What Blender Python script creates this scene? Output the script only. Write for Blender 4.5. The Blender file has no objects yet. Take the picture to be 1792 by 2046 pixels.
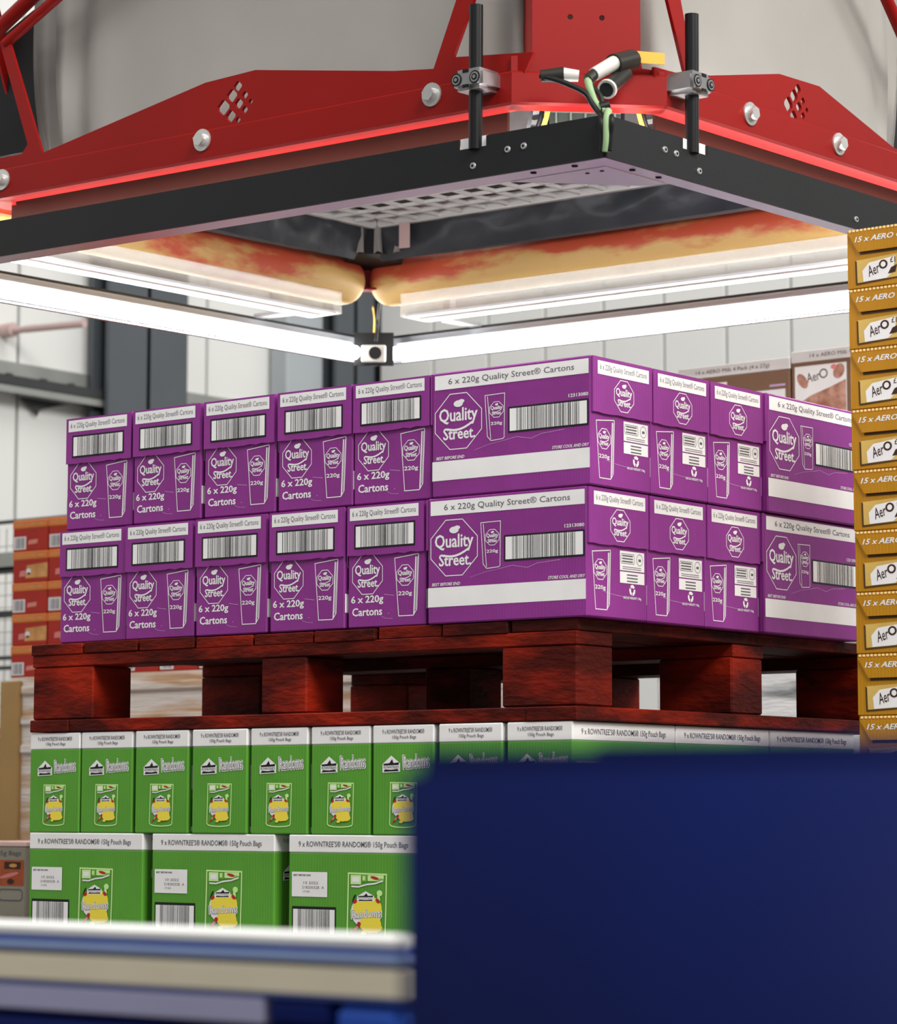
import bpy, bmesh, math, random
from mathutils import Vector, Matrix, noise

# ------------------------------------------------------------------ camera, world, lights, exposure
scene = bpy.context.scene
C = scene.collection
FPX = 5599.16                                   # focal length in pixels of the 1792 x 2046 frame
cam_data = bpy.data.cameras.new('camera')
cam_data.sensor_fit = 'HORIZONTAL'
cam_data.sensor_width = 36.0
cam_data.lens = FPX / 1792 * 36.0
cam_data.clip_start = 0.05
cam_data.clip_end = 80
cam_data.dof.use_dof = True
cam_data.dof.focus_distance = 4.75
cam_data.dof.aperture_fstop = 8.5
cam = bpy.data.objects.new('camera', cam_data)
C.objects.link(cam)
RR = Vector((0.785830, 0.618441, 0.001436))
UU = Vector((0.064795, -0.084642, 0.994302))
FF = Vector((-0.615039, 0.781260, 0.106586))
m = Matrix.Identity(4)
for i in range(3):
    m[i][0], m[i][1], m[i][2] = RR[i], UU[i], -FF[i]
m[0][3], m[1][3], m[2][3] = 2.51024, -3.54784, -0.30323
cam.matrix_world = m
scene.camera = cam

world = bpy.data.worlds.new('world')
scene.world = world
world.use_nodes = True
bg = world.node_tree.nodes['Background']
bg.inputs['Color'].default_value = (0.93, 0.95, 1.0, 1)
bg.inputs['Strength'].default_value = 0.40

def area(name, loc, target, size, power, color=(1, 1, 1), size_y=None):
    d = bpy.data.lights.new(name, 'AREA')
    d.energy = power
    d.color = color
    d.shape = 'RECTANGLE'
    d.size = size
    d.size_y = size_y or size
    o = bpy.data.objects.new(name, d)
    C.objects.link(o)
    o.location = loc
    o.rotation_euler = (Vector(target) - Vector(loc)).to_track_quat('-Z', 'Y').to_euler()
    return o
# rows of hall lamps high above the aisle in front of the stacks and along the walls, plus an added fill
area('hall_lamp', (4.6, -1.9, 4.6), (0.0, 0.3, 0.3), 2.5, 500, (1.0, 0.98, 0.95))
area('hall_lamp.001', (-0.5, -4.5, 5.0), (-0.6, 0.0, 0.2), 3.0, 120, (1.0, 0.98, 0.95))
area('gripper_side_fill', (6.5, 3.6, 4.8), (0.0, 0.8, 0.7), 3.0, 330, (1.0, 0.98, 0.95))  # added fill that brightens the right side of the gripper
area('hall_lamp.002', (-2.0, 3.3, 5.0), (-4.6, 4.8, 0.5), 3.0, 75, (1.0, 0.99, 0.97))

vs = scene.view_settings
vs.view_transform = 'Standard'
vs.look = 'None'
vs.exposure = 0.0
vs.gamma = 1.0
vs.use_curve_mapping = False

random.seed(7)
PI = math.pi

# ------------------------------------------------------------------ materials
def lin(c):
    return tuple(((x / 255) / 12.92 if x / 255 <= 0.04045 else ((x / 255 + 0.055) / 1.055) ** 2.4) for x in c)

MATS = {}
def mat(name, rgb, rough=0.55, metal=0.0, var=0.0, vscale=6.0, bump=0.0, bscale=60.0, rgb2=None, stretch=(1, 1, 1),
        edge=(0.35, 0.7), emit=None, coat=0.0, spec=0.3, detail=4.0):
    if name in MATS:
        return MATS[name]
    mt = bpy.data.materials.new(name)
    mt.use_nodes = True
    nt = mt.node_tree
    b = nt.nodes['Principled BSDF']
    b.inputs['Roughness'].default_value = rough
    b.inputs['Metallic'].default_value = metal
    b.inputs['Specular IOR Level'].default_value = spec
    b.inputs['Coat Weight'].default_value = coat
    base = lin(rgb)
    b.inputs['Base Color'].default_value = (*base, 1)
    tc = None
    if var or rgb2 or bump:
        tc = nt.nodes.new('ShaderNodeTexCoord')
        mp = nt.nodes.new('ShaderNodeMapping')
        mp.inputs['Scale'].default_value = stretch
        nt.links.new(tc.outputs['Object'], mp.inputs['Vector'])
    if var or rgb2:
        n = nt.nodes.new('ShaderNodeTexNoise')
        n.inputs['Scale'].default_value = vscale
        n.inputs['Detail'].default_value = detail
        nt.links.new(mp.outputs['Vector'], n.inputs['Vector'])
        r = nt.nodes.new('ShaderNodeValToRGB')
        r.color_ramp.elements[0].position = edge[0]
        r.color_ramp.elements[1].position = edge[1]
        if rgb2:
            r.color_ramp.elements[0].color = (*base, 1)
            r.color_ramp.elements[1].color = (*lin(rgb2), 1)
        else:
            r.color_ramp.elements[0].color = (*[x * (1 - var) for x in base], 1)
            r.color_ramp.elements[1].color = (*[min(1, x * (1 + var)) for x in base], 1)
        nt.links.new(n.outputs['Fac'], r.inputs['Fac'])
        nt.links.new(r.outputs['Color'], b.inputs['Base Color'])
    if bump:
        n2 = nt.nodes.new('ShaderNodeTexNoise')
        n2.inputs['Scale'].default_value = bscale
        n2.inputs['Detail'].default_value = 3
        nt.links.new(mp.outputs['Vector'], n2.inputs['Vector'])
        bp = nt.nodes.new('ShaderNodeBump')
        bp.inputs['Strength'].default_value = bump
        bp.inputs['Distance'].default_value = 0.01
        nt.links.new(n2.outputs['Fac'], bp.inputs['Height'])
        nt.links.new(bp.outputs['Normal'], b.inputs['Normal'])
    if emit:
        b.inputs['Emission Color'].default_value = (*lin(rgb), 1)
        b.inputs['Emission Strength'].default_value = emit
    MATS[name] = mt
    return mt

def corrugated(name, rgb, pitch=0.006, amount=0.2, var=0.10, rough=0.5):
    """printed corrugated board: faint upright flutes plus soft mottling"""
    mt = mat(name, rgb, rough, var=var, vscale=9.0)
    nt = mt.node_tree
    b = nt.nodes['Principled BSDF']
    tc = nt.nodes.new('ShaderNodeTexCoord')
    sp = nt.nodes.new('ShaderNodeSeparateXYZ')
    nt.links.new(tc.outputs['Object'], sp.inputs[0])
    ad = nt.nodes.new('ShaderNodeMath'); ad.operation = 'ADD'
    nt.links.new(sp.outputs['X'], ad.inputs[0]); nt.links.new(sp.outputs['Y'], ad.inputs[1])
    mu = nt.nodes.new('ShaderNodeMath'); mu.operation = 'MULTIPLY'; mu.inputs[1].default_value = 2 * PI / pitch
    nt.links.new(ad.outputs[0], mu.inputs[0])
    si = nt.nodes.new('ShaderNodeMath'); si.operation = 'SINE'
    nt.links.new(mu.outputs[0], si.inputs[0])
    n = nt.nodes.new('ShaderNodeTexNoise'); n.inputs['Scale'].default_value = 25
    nt.links.new(tc.outputs['Object'], n.inputs['Vector'])
    m2 = nt.nodes.new('ShaderNodeMath'); m2.operation = 'MULTIPLY_ADD'
    m2.inputs[1].default_value = 6.0
    nt.links.new(n.outputs['Fac'], m2.inputs[0]); nt.links.new(si.outputs[0], m2.inputs[2])
    bp = nt.nodes.new('ShaderNodeBump'); bp.inputs['Strength'].default_value = amount; bp.inputs['Distance'].default_value = 0.0006
    nt.links.new(m2.outputs[0], bp.inputs['Height'])
    nt.links.new(bp.outputs['Normal'], b.inputs['Normal'])
    return mt

WHITE = mat('white_print', (232, 230, 228), 0.5, var=0.04, vscale=14)
BLACK = mat('black_print', (22, 22, 24), 0.5)
GREYINK = mat('grey_ink', (96, 92, 98), 0.6)
PURPLE = corrugated('purple_board', (134, 47, 131))
PURPLE_TOP = corrugated('purple_flap_board', (137, 49, 134))
SCUFF = mat('scuffed_paper', (196, 160, 200), 0.8)
GREEN = corrugated('green_board', (86, 152, 48), var=0.06)
LIME = mat('lime_print', (196, 232, 150), 0.5)
YELLOW = mat('yellow_print', (236, 214, 70), 0.5)
REDINK = mat('red_print', (176, 38, 36), 0.5)
LEAF = mat('leaf_print', (120, 176, 70), 0.5)
GOLD = corrugated('gold_board', (178, 124, 16), var=0.08, amount=0.15)
GOLD2 = mat('gold_pale_print', (206, 172, 92), 0.5, var=0.10, vscale=30)
GOLDDK = mat('gold_edge_print', (74, 50, 16), 0.6)
CREAM = mat('cream_edge', (240, 214, 150), 0.6)
DKBROWN = mat('dark_brown_print', (58, 34, 24), 0.5)
BROWNB = corrugated('brown_board', (124, 92, 70), var=0.05)
REDB = mat('red_board', (178, 36, 20), 0.5, var=0.12, vscale=8)
ORANGEB = mat('orange_board', (226, 124, 60), 0.5, var=0.10, vscale=12)
BEIGE = mat('beige_print', (206, 150, 88), 0.5, var=0.2, vscale=30)
PINK = mat('pink_print', (220, 130, 126), 0.5)
KRAFT = mat('kraft_board', (176, 140, 88), 0.7, var=0.10, vscale=5, bump=0.1)
REDPAINT = mat('red_paint', (140, 15, 10), 0.45, var=0.06, vscale=3, spec=0.2)
MAROON = mat('brown_gloss', (62, 32, 27), 0.3, var=0.1, vscale=3)
BLACKM = mat('black_powder_coat', (26, 27, 29), 0.42, var=0.1, vscale=4, bump=0.03, bscale=300)
BLACKR = mat('black_rod', (16, 16, 18), 0.35)
STEEL = mat('bright_steel', (214, 214, 210), 0.3, metal=0.65, var=0.12, vscale=20)
ALU = mat('aluminium', (190, 188, 188), 0.32, metal=0.9, var=0.08, vscale=30)
FLANGE = mat('satin_metal_flange', (214, 208, 222), 0.3, metal=0.92, var=0.05, vscale=5)
GRILLE = mat('grey_grille', (214, 214, 208), 0.6)
FOIL = mat('black_foil', (58, 62, 66), 0.36, var=0.25, vscale=7, bump=0.5, bscale=14)
BAG = mat('grey_fabric', (152, 149, 143), 0.8, var=0.07, vscale=3, bump=0.15, bscale=9)
DARKBAG = mat('dark_rubber', (18, 19, 21), 0.6)
WIRE = mat('cable_black', (20, 20, 20), 0.5)
WIREG = mat('cable_green', (150, 178, 130), 0.5)
TAGY = mat('yellow_tag', (226, 178, 70), 0.5)
DARK = mat('dark_gap', (30, 32, 34), 0.8)
TUBE2 = mat('lit_tube_near', (255, 255, 255), 0.5, emit=30.0)  # near-side tubes hidden by the frame, strength raised to brighten the upper cartons
TUBE = mat('lit_tube', (255, 255, 255), 0.5, emit=26.0)

# red stained pallet timber: brown black grain with brighter paint left on it
WOOD = mat('red_stained_timber', (66, 15, 9), 0.6, rgb2=(170, 40, 16), vscale=5.0, stretch=(1, 1, 3.0), edge=(0.43, 0.80), spec=0.1, bump=0.35, bscale=40)
WOODD = mat('red_stained_timber_dark', (52, 13, 9), 0.65, spec=0.1, rgb2=(124, 30, 15), vscale=6.0, stretch=(1, 1, 3.0), edge=(0.42, 0.85), bump=0.35, bscale=40)

# ------------------------------------------------------------------ mesh helpers
class MB:
    """collects polygons (several materials allowed) and links them as ONE mesh object"""
    def __init__(self):
        self.v, self.f, self.mi, self.mats, self.smooth = [], [], [], [], []
    def mid(self, mt):
        if mt not in self.mats:
            self.mats.append(mt)
        return self.mats.index(mt)
    def poly(self, pts, faces, mt, smooth=False):
        o = len(self.v)
        k = self.mid(mt)
        self.v += [tuple(p) for p in pts]
        for f in faces:
            self.f.append([i + o for i in f]); self.mi.append(k); self.smooth.append(smooth)
        return self
    def box(self, x0, x1, y0, y1, z0, z1, mt, bev=0.0):
        if bev <= 0:
            p = [(x, y, z) for z in (z0, z1) for y in (y0, y1) for x in (x0, x1)]
            return self.poly(p, [(0, 2, 3, 1), (4, 5, 7, 6), (0, 1, 5, 4), (2, 6, 7, 3), (0, 4, 6, 2), (1, 3, 7, 5)], mt)
        bm = bmesh.new()
        bmesh.ops.create_cube(bm, size=1)
        for v in bm.verts:
            v.co = Vector(((x0 + x1) / 2 + v.co.x * (x1 - x0), (y0 + y1) / 2 + v.co.y * (y1 - y0), (z0 + z1) / 2 + v.co.z * (z1 - z0)))
        bmesh.ops.bevel(bm, geom=bm.edges[:], offset=bev, segments=1, affect='EDGES')
        self.bm(bm, mt)
        return self
    def bm(self, bm, mt, smooth=False):
        bm.verts.index_update()
        self.poly([v.co[:] for v in bm.verts], [[v.index for v in f.verts] for f in bm.faces], mt, smooth)
        bm.free()
    def prism(self, pts, a, b, axis, mt):
        """pts: 2D outline; axis 'x': (y,z) extruded over x, 'y': (x,z) over y, 'z': (x,y) over z"""
        n = len(pts)
        def P(p, t):
            return {'x': (t, p[0], p[1]), 'y': (p[0], t, p[1]), 'z': (p[0], p[1], t)}[axis]
        v = [P(p, a) for p in pts] + [P(p, b) for p in pts]
        f = [list(range(n))[::-1], list(range(n, 2 * n))] + [[i, (i + 1) % n, n + (i + 1) % n, n + i] for i in range(n)]
        return self.poly(v, f, mt)
    def tube(self, a, b, r, mt, seg=14, r2=None, cap=True):
        a, b = Vector(a), Vector(b)
        d = (b - a).normalized()
        s = d.orthogonal().normalized(); t = d.cross(s)
        r2 = r if r2 is None else r2
        v = []
        for p, rr in ((a, r), (b, r2)):
            v += [p + rr * (s * math.cos(2 * PI * i / seg) + t * math.sin(2 * PI * i / seg)) for i in range(seg)]
        f = [[i, (i + 1) % seg, seg + (i + 1) % seg, seg + i] for i in range(seg)]
        self.poly(v, f, mt, True)
        if cap:
            self.poly(v[:seg], [list(range(seg))[::-1]], mt)
            self.poly(v[seg:], [list(range(seg))], mt)
        return self
    def path(self, pts, r, mt, seg=8):
        """smooth tube along points"""
        P = [Vector(p) for p in pts]
        Q = []
        for i in range(len(P) - 1):
            p0, p1, p2, p3 = P[max(i - 1, 0)], P[i], P[i + 1], P[min(i + 2, len(P) - 1)]
            for k in range(6):
                t = k / 6
                Q.append(0.5 * ((2 * p1) + (-p0 + p2) * t + (2 * p0 - 5 * p1 + 4 * p2 - p3) * t * t + (-p0 + 3 * p1 - 3 * p2 + p3) * t ** 3))
        Q.append(P[-1])
        v = []
        s = None
        for i, q in enumerate(Q):
            d = (Q[min(i + 1, len(Q) - 1)] - Q[max(i - 1, 0)]).normalized()
            s = d.orthogonal().normalized() if s is None else (s - d * s.dot(d)).normalized()
            t = d.cross(s)
            v += [q + r * (s * math.cos(2 * PI * j / seg) + t * math.sin(2 * PI * j / seg)) for j in range(seg)]
        n = len(Q)
        f = [[i * seg + j, i * seg + (j + 1) % seg, (i + 1) * seg + (j + 1) % seg, (i + 1) * seg + j] for i in range(n - 1) for j in range(seg)]
        f += [list(range(seg))[::-1], [(n - 1) * seg + j for j in range(seg)]]
        return self.poly(v, f, mt, True)
    def mesh(self, name):
        me = bpy.data.meshes.new(name)
        me.from_pydata([tuple(p) for p in self.v], [], self.f)
        for mt in self.mats:
            me.materials.append(mt)
        me.polygons.foreach_set('material_index', self.mi)
        me.polygons.foreach_set('use_smooth', self.smooth)
        me.update()
        return me
    def build(self, name, parent=None):
        return link(name, self.mesh(name), parent)

def link(name, me, parent=None):
    o = bpy.data.objects.new(name, me)
    C.objects.link(o)
    o.parent = parent
    return o
def empty(name, loc=(0, 0, 0), rot=(0, 0, 0), parent=None):
    o = bpy.data.objects.new(name, None)
    o.empty_display_size = 0.05
    C.objects.link(o)
    o.location = loc; o.rotation_euler = rot; o.parent = parent
    return o
def tag(o, label, cat, group=None, kind=None):
    o['label'] = label; o['category'] = cat
    if group: o['group'] = group
    if kind: o['kind'] = kind
    return o
def struct(o, label=None):
    o['kind'] = 'structure'
    if label:
        o['label'] = label
    return o
def copy_tree(o, parent=None):
    c = o.copy(); C.objects.link(c); c.parent = parent
    for ch in list(o.children):
        copy_tree(ch, c)
    return c

# flat print -------------------------------------------------------------
TXT = {}
def text_shape(s, bold=0.0, shear=0.0, res=2):
    k = (s, bold, shear, res)
    if k not in TXT:
        c = bpy.data.curves.new('lettering', 'FONT')
        c.body = s; c.size = 1.0; c.resolution_u = res; c.offset = bold; c.shear = shear
        o = bpy.data.objects.new('lettering', c)
        me = bpy.data.meshes.new_from_object(o)
        v = [(p.co.x, p.co.y) for p in me.vertices]
        f = [list(p.vertices) for p in me.polygons]
        bpy.data.objects.remove(o); bpy.data.curves.remove(c); bpy.data.meshes.remove(me)
        x0 = min(p[0] for p in v); x1 = max(p[0] for p in v); y0 = min(p[1] for p in v); y1 = max(p[1] for p in v)
        TXT[k] = ([((p[0] - (x0 + x1) / 2) / (x1 - x0), (p[1] - (y0 + y1) / 2) / (y1 - y0)) for p in v], f)
    return TXT[k]

class Print:
    """flat ink on one face; u to the right, v up, ink layers 0.35 mm apart"""
    def __init__(self, origin, u, v, first=1):
        self.o, self.u, self.w = Vector(origin), Vector(u), Vector(v)
        self.n = self.u.cross(self.w)
        self.mb = MB(); self.first = first; self.k = 0
    def P(self, p, d):
        return self.o + self.u * p[0] + self.w * p[1] + self.n * (0.00018 * (d + self.first - 1) + 0.0003)
    def poly(self, pts, mt, d=1):
        self.k = min(self.k + 1, 45)             # each patch of ink lies a hair above the one before it
        self.mb.poly([self.P(p, d + 0.07 * self.k) for p in pts], [list(range(len(pts)))], mt); return self
    def rect(self, u0, u1, v0, v1, mt, d=1, skew=0.0):
        return self.poly([(u0, v0), (u1, v0 + skew), (u1, v1 + skew), (u0, v1)], mt, d)
    def loop(self, pts, w, mt, d=1):
        """closed outline of width w drawn inward"""
        n = len(pts)
        cx = sum(p[0] for p in pts) / n; cy = sum(p[1] for p in pts) / n
        inner = []
        for i in range(n):
            a, b, c = Vector(pts[i - 1]), Vector(pts[i]), Vector(pts[(i + 1) % n])
            e1 = (b - a).normalized(); e2 = (c - b).normalized()
            n1 = Vector((-e1.y, e1.x)); n2 = Vector((-e2.y, e2.x))
            if n1.dot(Vector((cx, cy)) - b) < 0: n1 = -n1
            if n2.dot(Vector((cx, cy)) - b) < 0: n2 = -n2
            k = (n1 + n2); k = k / max(0.3, (1 + n1.dot(n2)))
            inner.append(b + k * w)
        v = [self.P(p, d) for p in pts] + [self.P(p, d) for p in inner]
        f = [[i, (i + 1) % n, n + (i + 1) % n, n + i] for i in range(n)]
        self.mb.poly(v, f, mt); return self
    def line(self, pts, w, mt, d=1):
        for a, b in zip(pts[:-1], pts[1:]):
            a, b = Vector(a), Vector(b)
            e = (b - a).normalized(); k = Vector((-e.y, e.x)) * w / 2
            self.poly([a - k, b - k, b + k, a + k], mt, d)
        return self
    def disc(self, cu, cv, ru, rv, mt, d=1, n=14, rot=0.0):
        pts = []
        for i in range(n):
            x, y = ru * math.cos(2 * PI * i / n), rv * math.sin(2 * PI * i / n)
            pts.append((cu + x * math.cos(rot) - y * math.sin(rot), cv + x * math.sin(rot) + y * math.cos(rot)))
        return self.poly(pts, mt, d)
    def text(self, s, cu, cv, w, h, mt, d=2, bold=0.0, shear=0.0, rot=0.0, res=2):
        v, f = text_shape(s, min(bold, 0.01), shear, res)
        co, si = math.cos(rot), math.sin(rot)
        if bold > 0.012:                     # heavier strokes: the same letters laid over themselves a hair apart
            e = 0.55 * bold * h
            for q, (dx, dy) in enumerate(((-e, 0), (e, 0), (0, -e * .7), (0, e * .7))):
                self.mb.poly([self.P((cu + dx + x * w * co - y * h * si, cv + dy + x * w * si + y * h * co), d - 0.15 * (q + 1)) for x, y in v], f, mt)
        self.mb.poly([self.P((cu + x * w * co - y * h * si, cv + x * w * si + y * h * co), d) for x, y in v], f, mt); return self
    def bars(self, u0, u1, v0, v1, mt, d=3, seed=3, quiet=0.07):
        r = random.Random(seed)
        W = u1 - u0; x = u0 + quiet * W; e = u1 - quiet * W
        unit = W / 170
        while x < e:
            b = unit * r.choice((1, 1, 1, 2)); 
            self.rect(x, min(x + b, e), v0, v1, mt, d)
            x += b + unit * r.choice((1, 2, 2, 3, 4))
        return self
    def barcode(self, u0, u1, v0, v1, seed=3, frame=0.0035, quiet=0.1):
        self.rect(u0, u1, v0, v1, BLACK, 1)
        self.rect(u0 + frame, u1 - frame, v0 + frame, v1 - frame, WHITE, 2)
        self.bars(u0 + frame, u1 - frame, v0 + frame, v1 - frame, BLACK, 3, seed, quiet); return self
    def octagon(self, cu, cv, ru, rv, w, mt, d=1):
        a = 0.36
        pts = [(cu + ru * x, cv + rv * y) for x, y in ((-a, 1), (a, 1), (1, a), (1, -a), (a, -1), (-a, -1), (-1, -a), (-1, a))]
        return self.loop(pts[::-1], w, mt, d)
    def octalogo(self, cu, cv, ru, rv, w, mt, small=False):
        """octagon outline with a two line word mark, crest and swoosh"""
        self.octagon(cu, cv, ru, rv, w, mt)
        bd = 0.022 if not small else 0.035
        self.disc(cu, cv + rv * 0.62, ru * 0.20, rv * 0.12, mt)
        self.disc(cu + ru * 0.13, cv + rv * 0.70, ru * 0.13, rv * 0.07, mt)
        self.text('Quality', cu, cv + rv * 0.17, ru * 1.62, rv * 0.62, mt, 1, bold=bd)
        arc = [(cu + ru * (-0.45 + 1.05 * t), cv + rv * (-0.17 - 0.20 * math.sin(PI * (0.15 + 0.75 * t)) + 0.16 * t)) for t in [k / 8 for k in range(9)]]
        self.line(arc, rv * 0.075, mt, 1)
        self.text('Street.', cu + ru * 0.04, cv - rv * 0.43, ru * 1.35, rv * 0.42, mt, 1, bold=bd + 0.01); return self
    def carton_outline(self, u0, u1, v0, v1, mt, side=1, w=0.0014):
        """tall tapering pack drawn in outline; side=+1 shade band on the right"""
        W = u1 - u0; H = v1 - v0
        if side > 0:
            self.loop([(u0, v1 - 0.05 * H), (u1 - 0.02 * W, v1), (u1, v1 - 0.02 * H), (u1 - 0.07 * W, v0 + 0.1 * H), (u1 - 0.22 * W, v0), (u0 + 0.17 * W, v0)], w, mt)
            self.line([(u1 - 0.12 * W, v1 - 0.05 * H), (u1 - 0.2 * W, v0 + 0.02 * H)], w * 1.8, mt)
            self.line([(u1 - 0.05 * W, v1 - 0.05 * H), (u1 - 0.13 * W, v0 + 0.10 * H)], w * 0.8, mt)
            c = u0 + W * 0.44
        else:
            self.loop([(u0, v1 - 0.01 * H), (u1, v1), (u1 - 0.03 * W, v0 + 0.05 * H), (u1 - 0.1 * W, v0 + 0.02 * H), (u0 + 0.3 * W, v0), (u0 + 0.12 * W, v0 + 0.1 * H)], w, mt)
            self.line([(u0 + 0.14 * W, v1 - 0.04 * H), (u0 + 0.30 * W, v0 + 0.04 * H)], w, mt)
            c = u0 + W * 0.58
        self.octalogo(c, v0 + H * 0.66, W * 0.35, H * 0.17, w * 0.8, mt, True)
        self.text('220g', c, v0 + H * 0.36, W * 0.56, H * 0.085, mt, 1, bold=0.03); return self
    def build(self, name, parent):
        return self.mb.build(name, parent)

# ------------------------------------------------------------------ the hall: floor and two clad walls meeting in a corner
FLOOR = -0.68
XW, YW = -4.95, 5.25
PANEL = mat('white_cladding', (222, 222, 218), 0.5, var=0.02, vscale=1.5)
CONCRETE = mat('concrete_floor', (120, 118, 114), 0.7, var=0.15, vscale=1.2, bump=0.05)
STEELGREY = mat('dark_grey_steel', (82, 87, 92), 0.5, var=0.06, vscale=2)
STEELMID = mat('mid_grey_steel', (166, 172, 176), 0.5, var=0.05, vscale=2)
GALV = mat('galvanised_rail', (150, 152, 148), 0.45, metal=0.3, var=0.1, vscale=4)
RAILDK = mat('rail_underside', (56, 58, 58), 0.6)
SALMON = mat('red_sprinkler_pipe', (196, 168, 164), 0.5)

fl = MB().box(XW - 0.3, 8, -8, YW + 0.3, FLOOR - 0.1, FLOOR, CONCRETE).build('floor')
struct(fl)
wl = MB().box(XW - 0.25, XW - 0.03, -8, YW + 0.25, FLOOR, 4.0, DARK).build('wall_left')
struct(wl)
pm = MB().box(-0.03, 0.0, 0.007, 0.493, 0.0, 4.0 - FLOOR, PANEL, 0.004).mesh('cladding_panel')
y = 3.40 - 0.5 * 16
k = 0
while y < YW - 0.1:
    o = link('cladding_panel', pm, wl); o.location = (XW, y, FLOOR)
    y += 0.5
wb = MB().box(XW, 8, YW + 0.03, YW + 0.25, FLOOR, 4.0, DARK).build('wall_back')
struct(wb)
pb = MB().box(0.005, 0.28 - 0.005, 0.0, 0.03, 0.0, 4.0 - FLOOR, PANEL, 0.003).mesh('cladding_panel')
x = -3.373 - 0.281 * 5
while x < 3:
    o = link('cladding_panel', pb, wb); o.location = (x, YW, FLOOR)
    x += 0.281

# steel columns standing in front of the cladding
def column(name, x0, x1, y0, y1, mt, label):
    r = empty(name, ((x0 + x1) / 2, (y0 + y1) / 2, FLOOR))
    cx, cy = (x1 - x0) / 2, (y1 - y0) / 2
    t = 0.018
    H = 4.0 - FLOOR
    MB().box(cx - t, cx, -cy, cy, 0, H, mt).build('front_flange', r)
    MB().box(-cx, -cx + t, -cy, cy, 0, H, mt).build('rear_flange', r)
    MB().box(-cx, cx, -t / 2, t / 2, 0, H, mt).build('web', r)
    MB().box(-cx - 0.01, cx + 0.01, -cy - 0.01, cy + 0.01, 0, 0.02, mt).build('base_plate', r)
    tag(r, label, 'column')
column('steel_column', XW + 0.04, XW + 0.14, 3.72, 4.14, STEELGREY, 'wide dark grey steel column against the left wall, left of the corner one')
column('steel_column', XW + 0.05, XW + 0.16, 4.99, 5.23, STEELGREY, 'dark steel column standing in the corner of the hall')
dp = empty('sidepanel', (XW + 0.06, 4.86, FLOOR))  # box added for the paler grey face beside the corner column
MB().box(-0.05, 0.05, -0.11, 0.11, 0.0, 4.6, STEELMID, 0.01).build('panel_casing', dp)
MB().box(-0.055, 0.055, -0.12, 0.12, 1.5, 1.56, STEELMID).build('bracket', dp)
tag(dp, 'pale grey boxed downpipe beside the corner column', 'pipe casing')

# horizontal girt on the left wall: pale web, dark underside, small cleats
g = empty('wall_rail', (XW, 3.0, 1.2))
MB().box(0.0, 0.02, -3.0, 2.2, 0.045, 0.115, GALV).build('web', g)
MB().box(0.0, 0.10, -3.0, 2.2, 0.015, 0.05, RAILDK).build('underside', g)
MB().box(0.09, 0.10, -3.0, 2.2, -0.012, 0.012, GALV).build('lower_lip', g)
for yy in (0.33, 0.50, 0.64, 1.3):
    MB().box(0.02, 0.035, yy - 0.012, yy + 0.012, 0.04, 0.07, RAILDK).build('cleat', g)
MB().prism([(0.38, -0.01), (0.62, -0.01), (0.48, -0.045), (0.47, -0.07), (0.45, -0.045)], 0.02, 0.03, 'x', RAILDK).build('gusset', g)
tag(g, 'grey galvanised rail running along the left wall above the cartons', 'rail')
sp = empty('sprinkler_pipe', (XW, 3.32, 1.42))
MB().tube((0.12, 0, 0.0), (0.42, 0, -0.012), 0.013, SALMON).build('branch', sp)
MB().tube((0.0, 0, 0.005), (0.06, 0, 0.005), 0.026, SALMON).build('flange', sp)
MB().tube((0.0, 0, 0.0), (0.17, 0, 0.0), 0.012, SALMON).build('stub', sp)
tag(sp, 'faded red sprinkler pipe sticking out of the left wall', 'pipe')

# mesh fence behind the orange cartons
fr = empty('mesh_fence', (-5.0 + 0.15, 3.0, FLOOR))
FW = mat('fence_wire', (140, 142, 140), 0.5)
for zz, h, mt in ((0.68, 0.010, RAILDK), (0.545, 0.06, GALV), (0.515, 0.022, RAILDK), (0.365, 0.022, RAILDK), (0.216, 0.012, RAILDK), (0.182, 0.012, RAILDK), (-0.6, 0.03, GALV)):
    MB().box(0.0, 1.4, -0.012, 0.012, zz - FLOOR - h / 2, zz - FLOOR + h / 2, mt).build('rail', fr)
for xx in (0.0, 1.37):
    MB().box(xx, xx + 0.03, -0.015, 0.015, 0, 0.69 - FLOOR, GALV).build('post', fr)
mw = MB()
for i in range(34):
    mw.box(0.03 + i * 0.04, 0.0325 + i * 0.04, 0.013, 0.0155, 0.05, 0.66 - FLOOR, FW)
for i in range(30):
    mw.box(0.0, 1.4, 0.0155, 0.018, 0.06 + i * 0.042, 0.0625 + i * 0.042, FW)
o = mw.build('wire_mesh', fr); o['kind'] = 'stuff'
tag(fr, 'wire mesh fence with horizontal rails beyond the orange cartons', 'fence')

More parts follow.
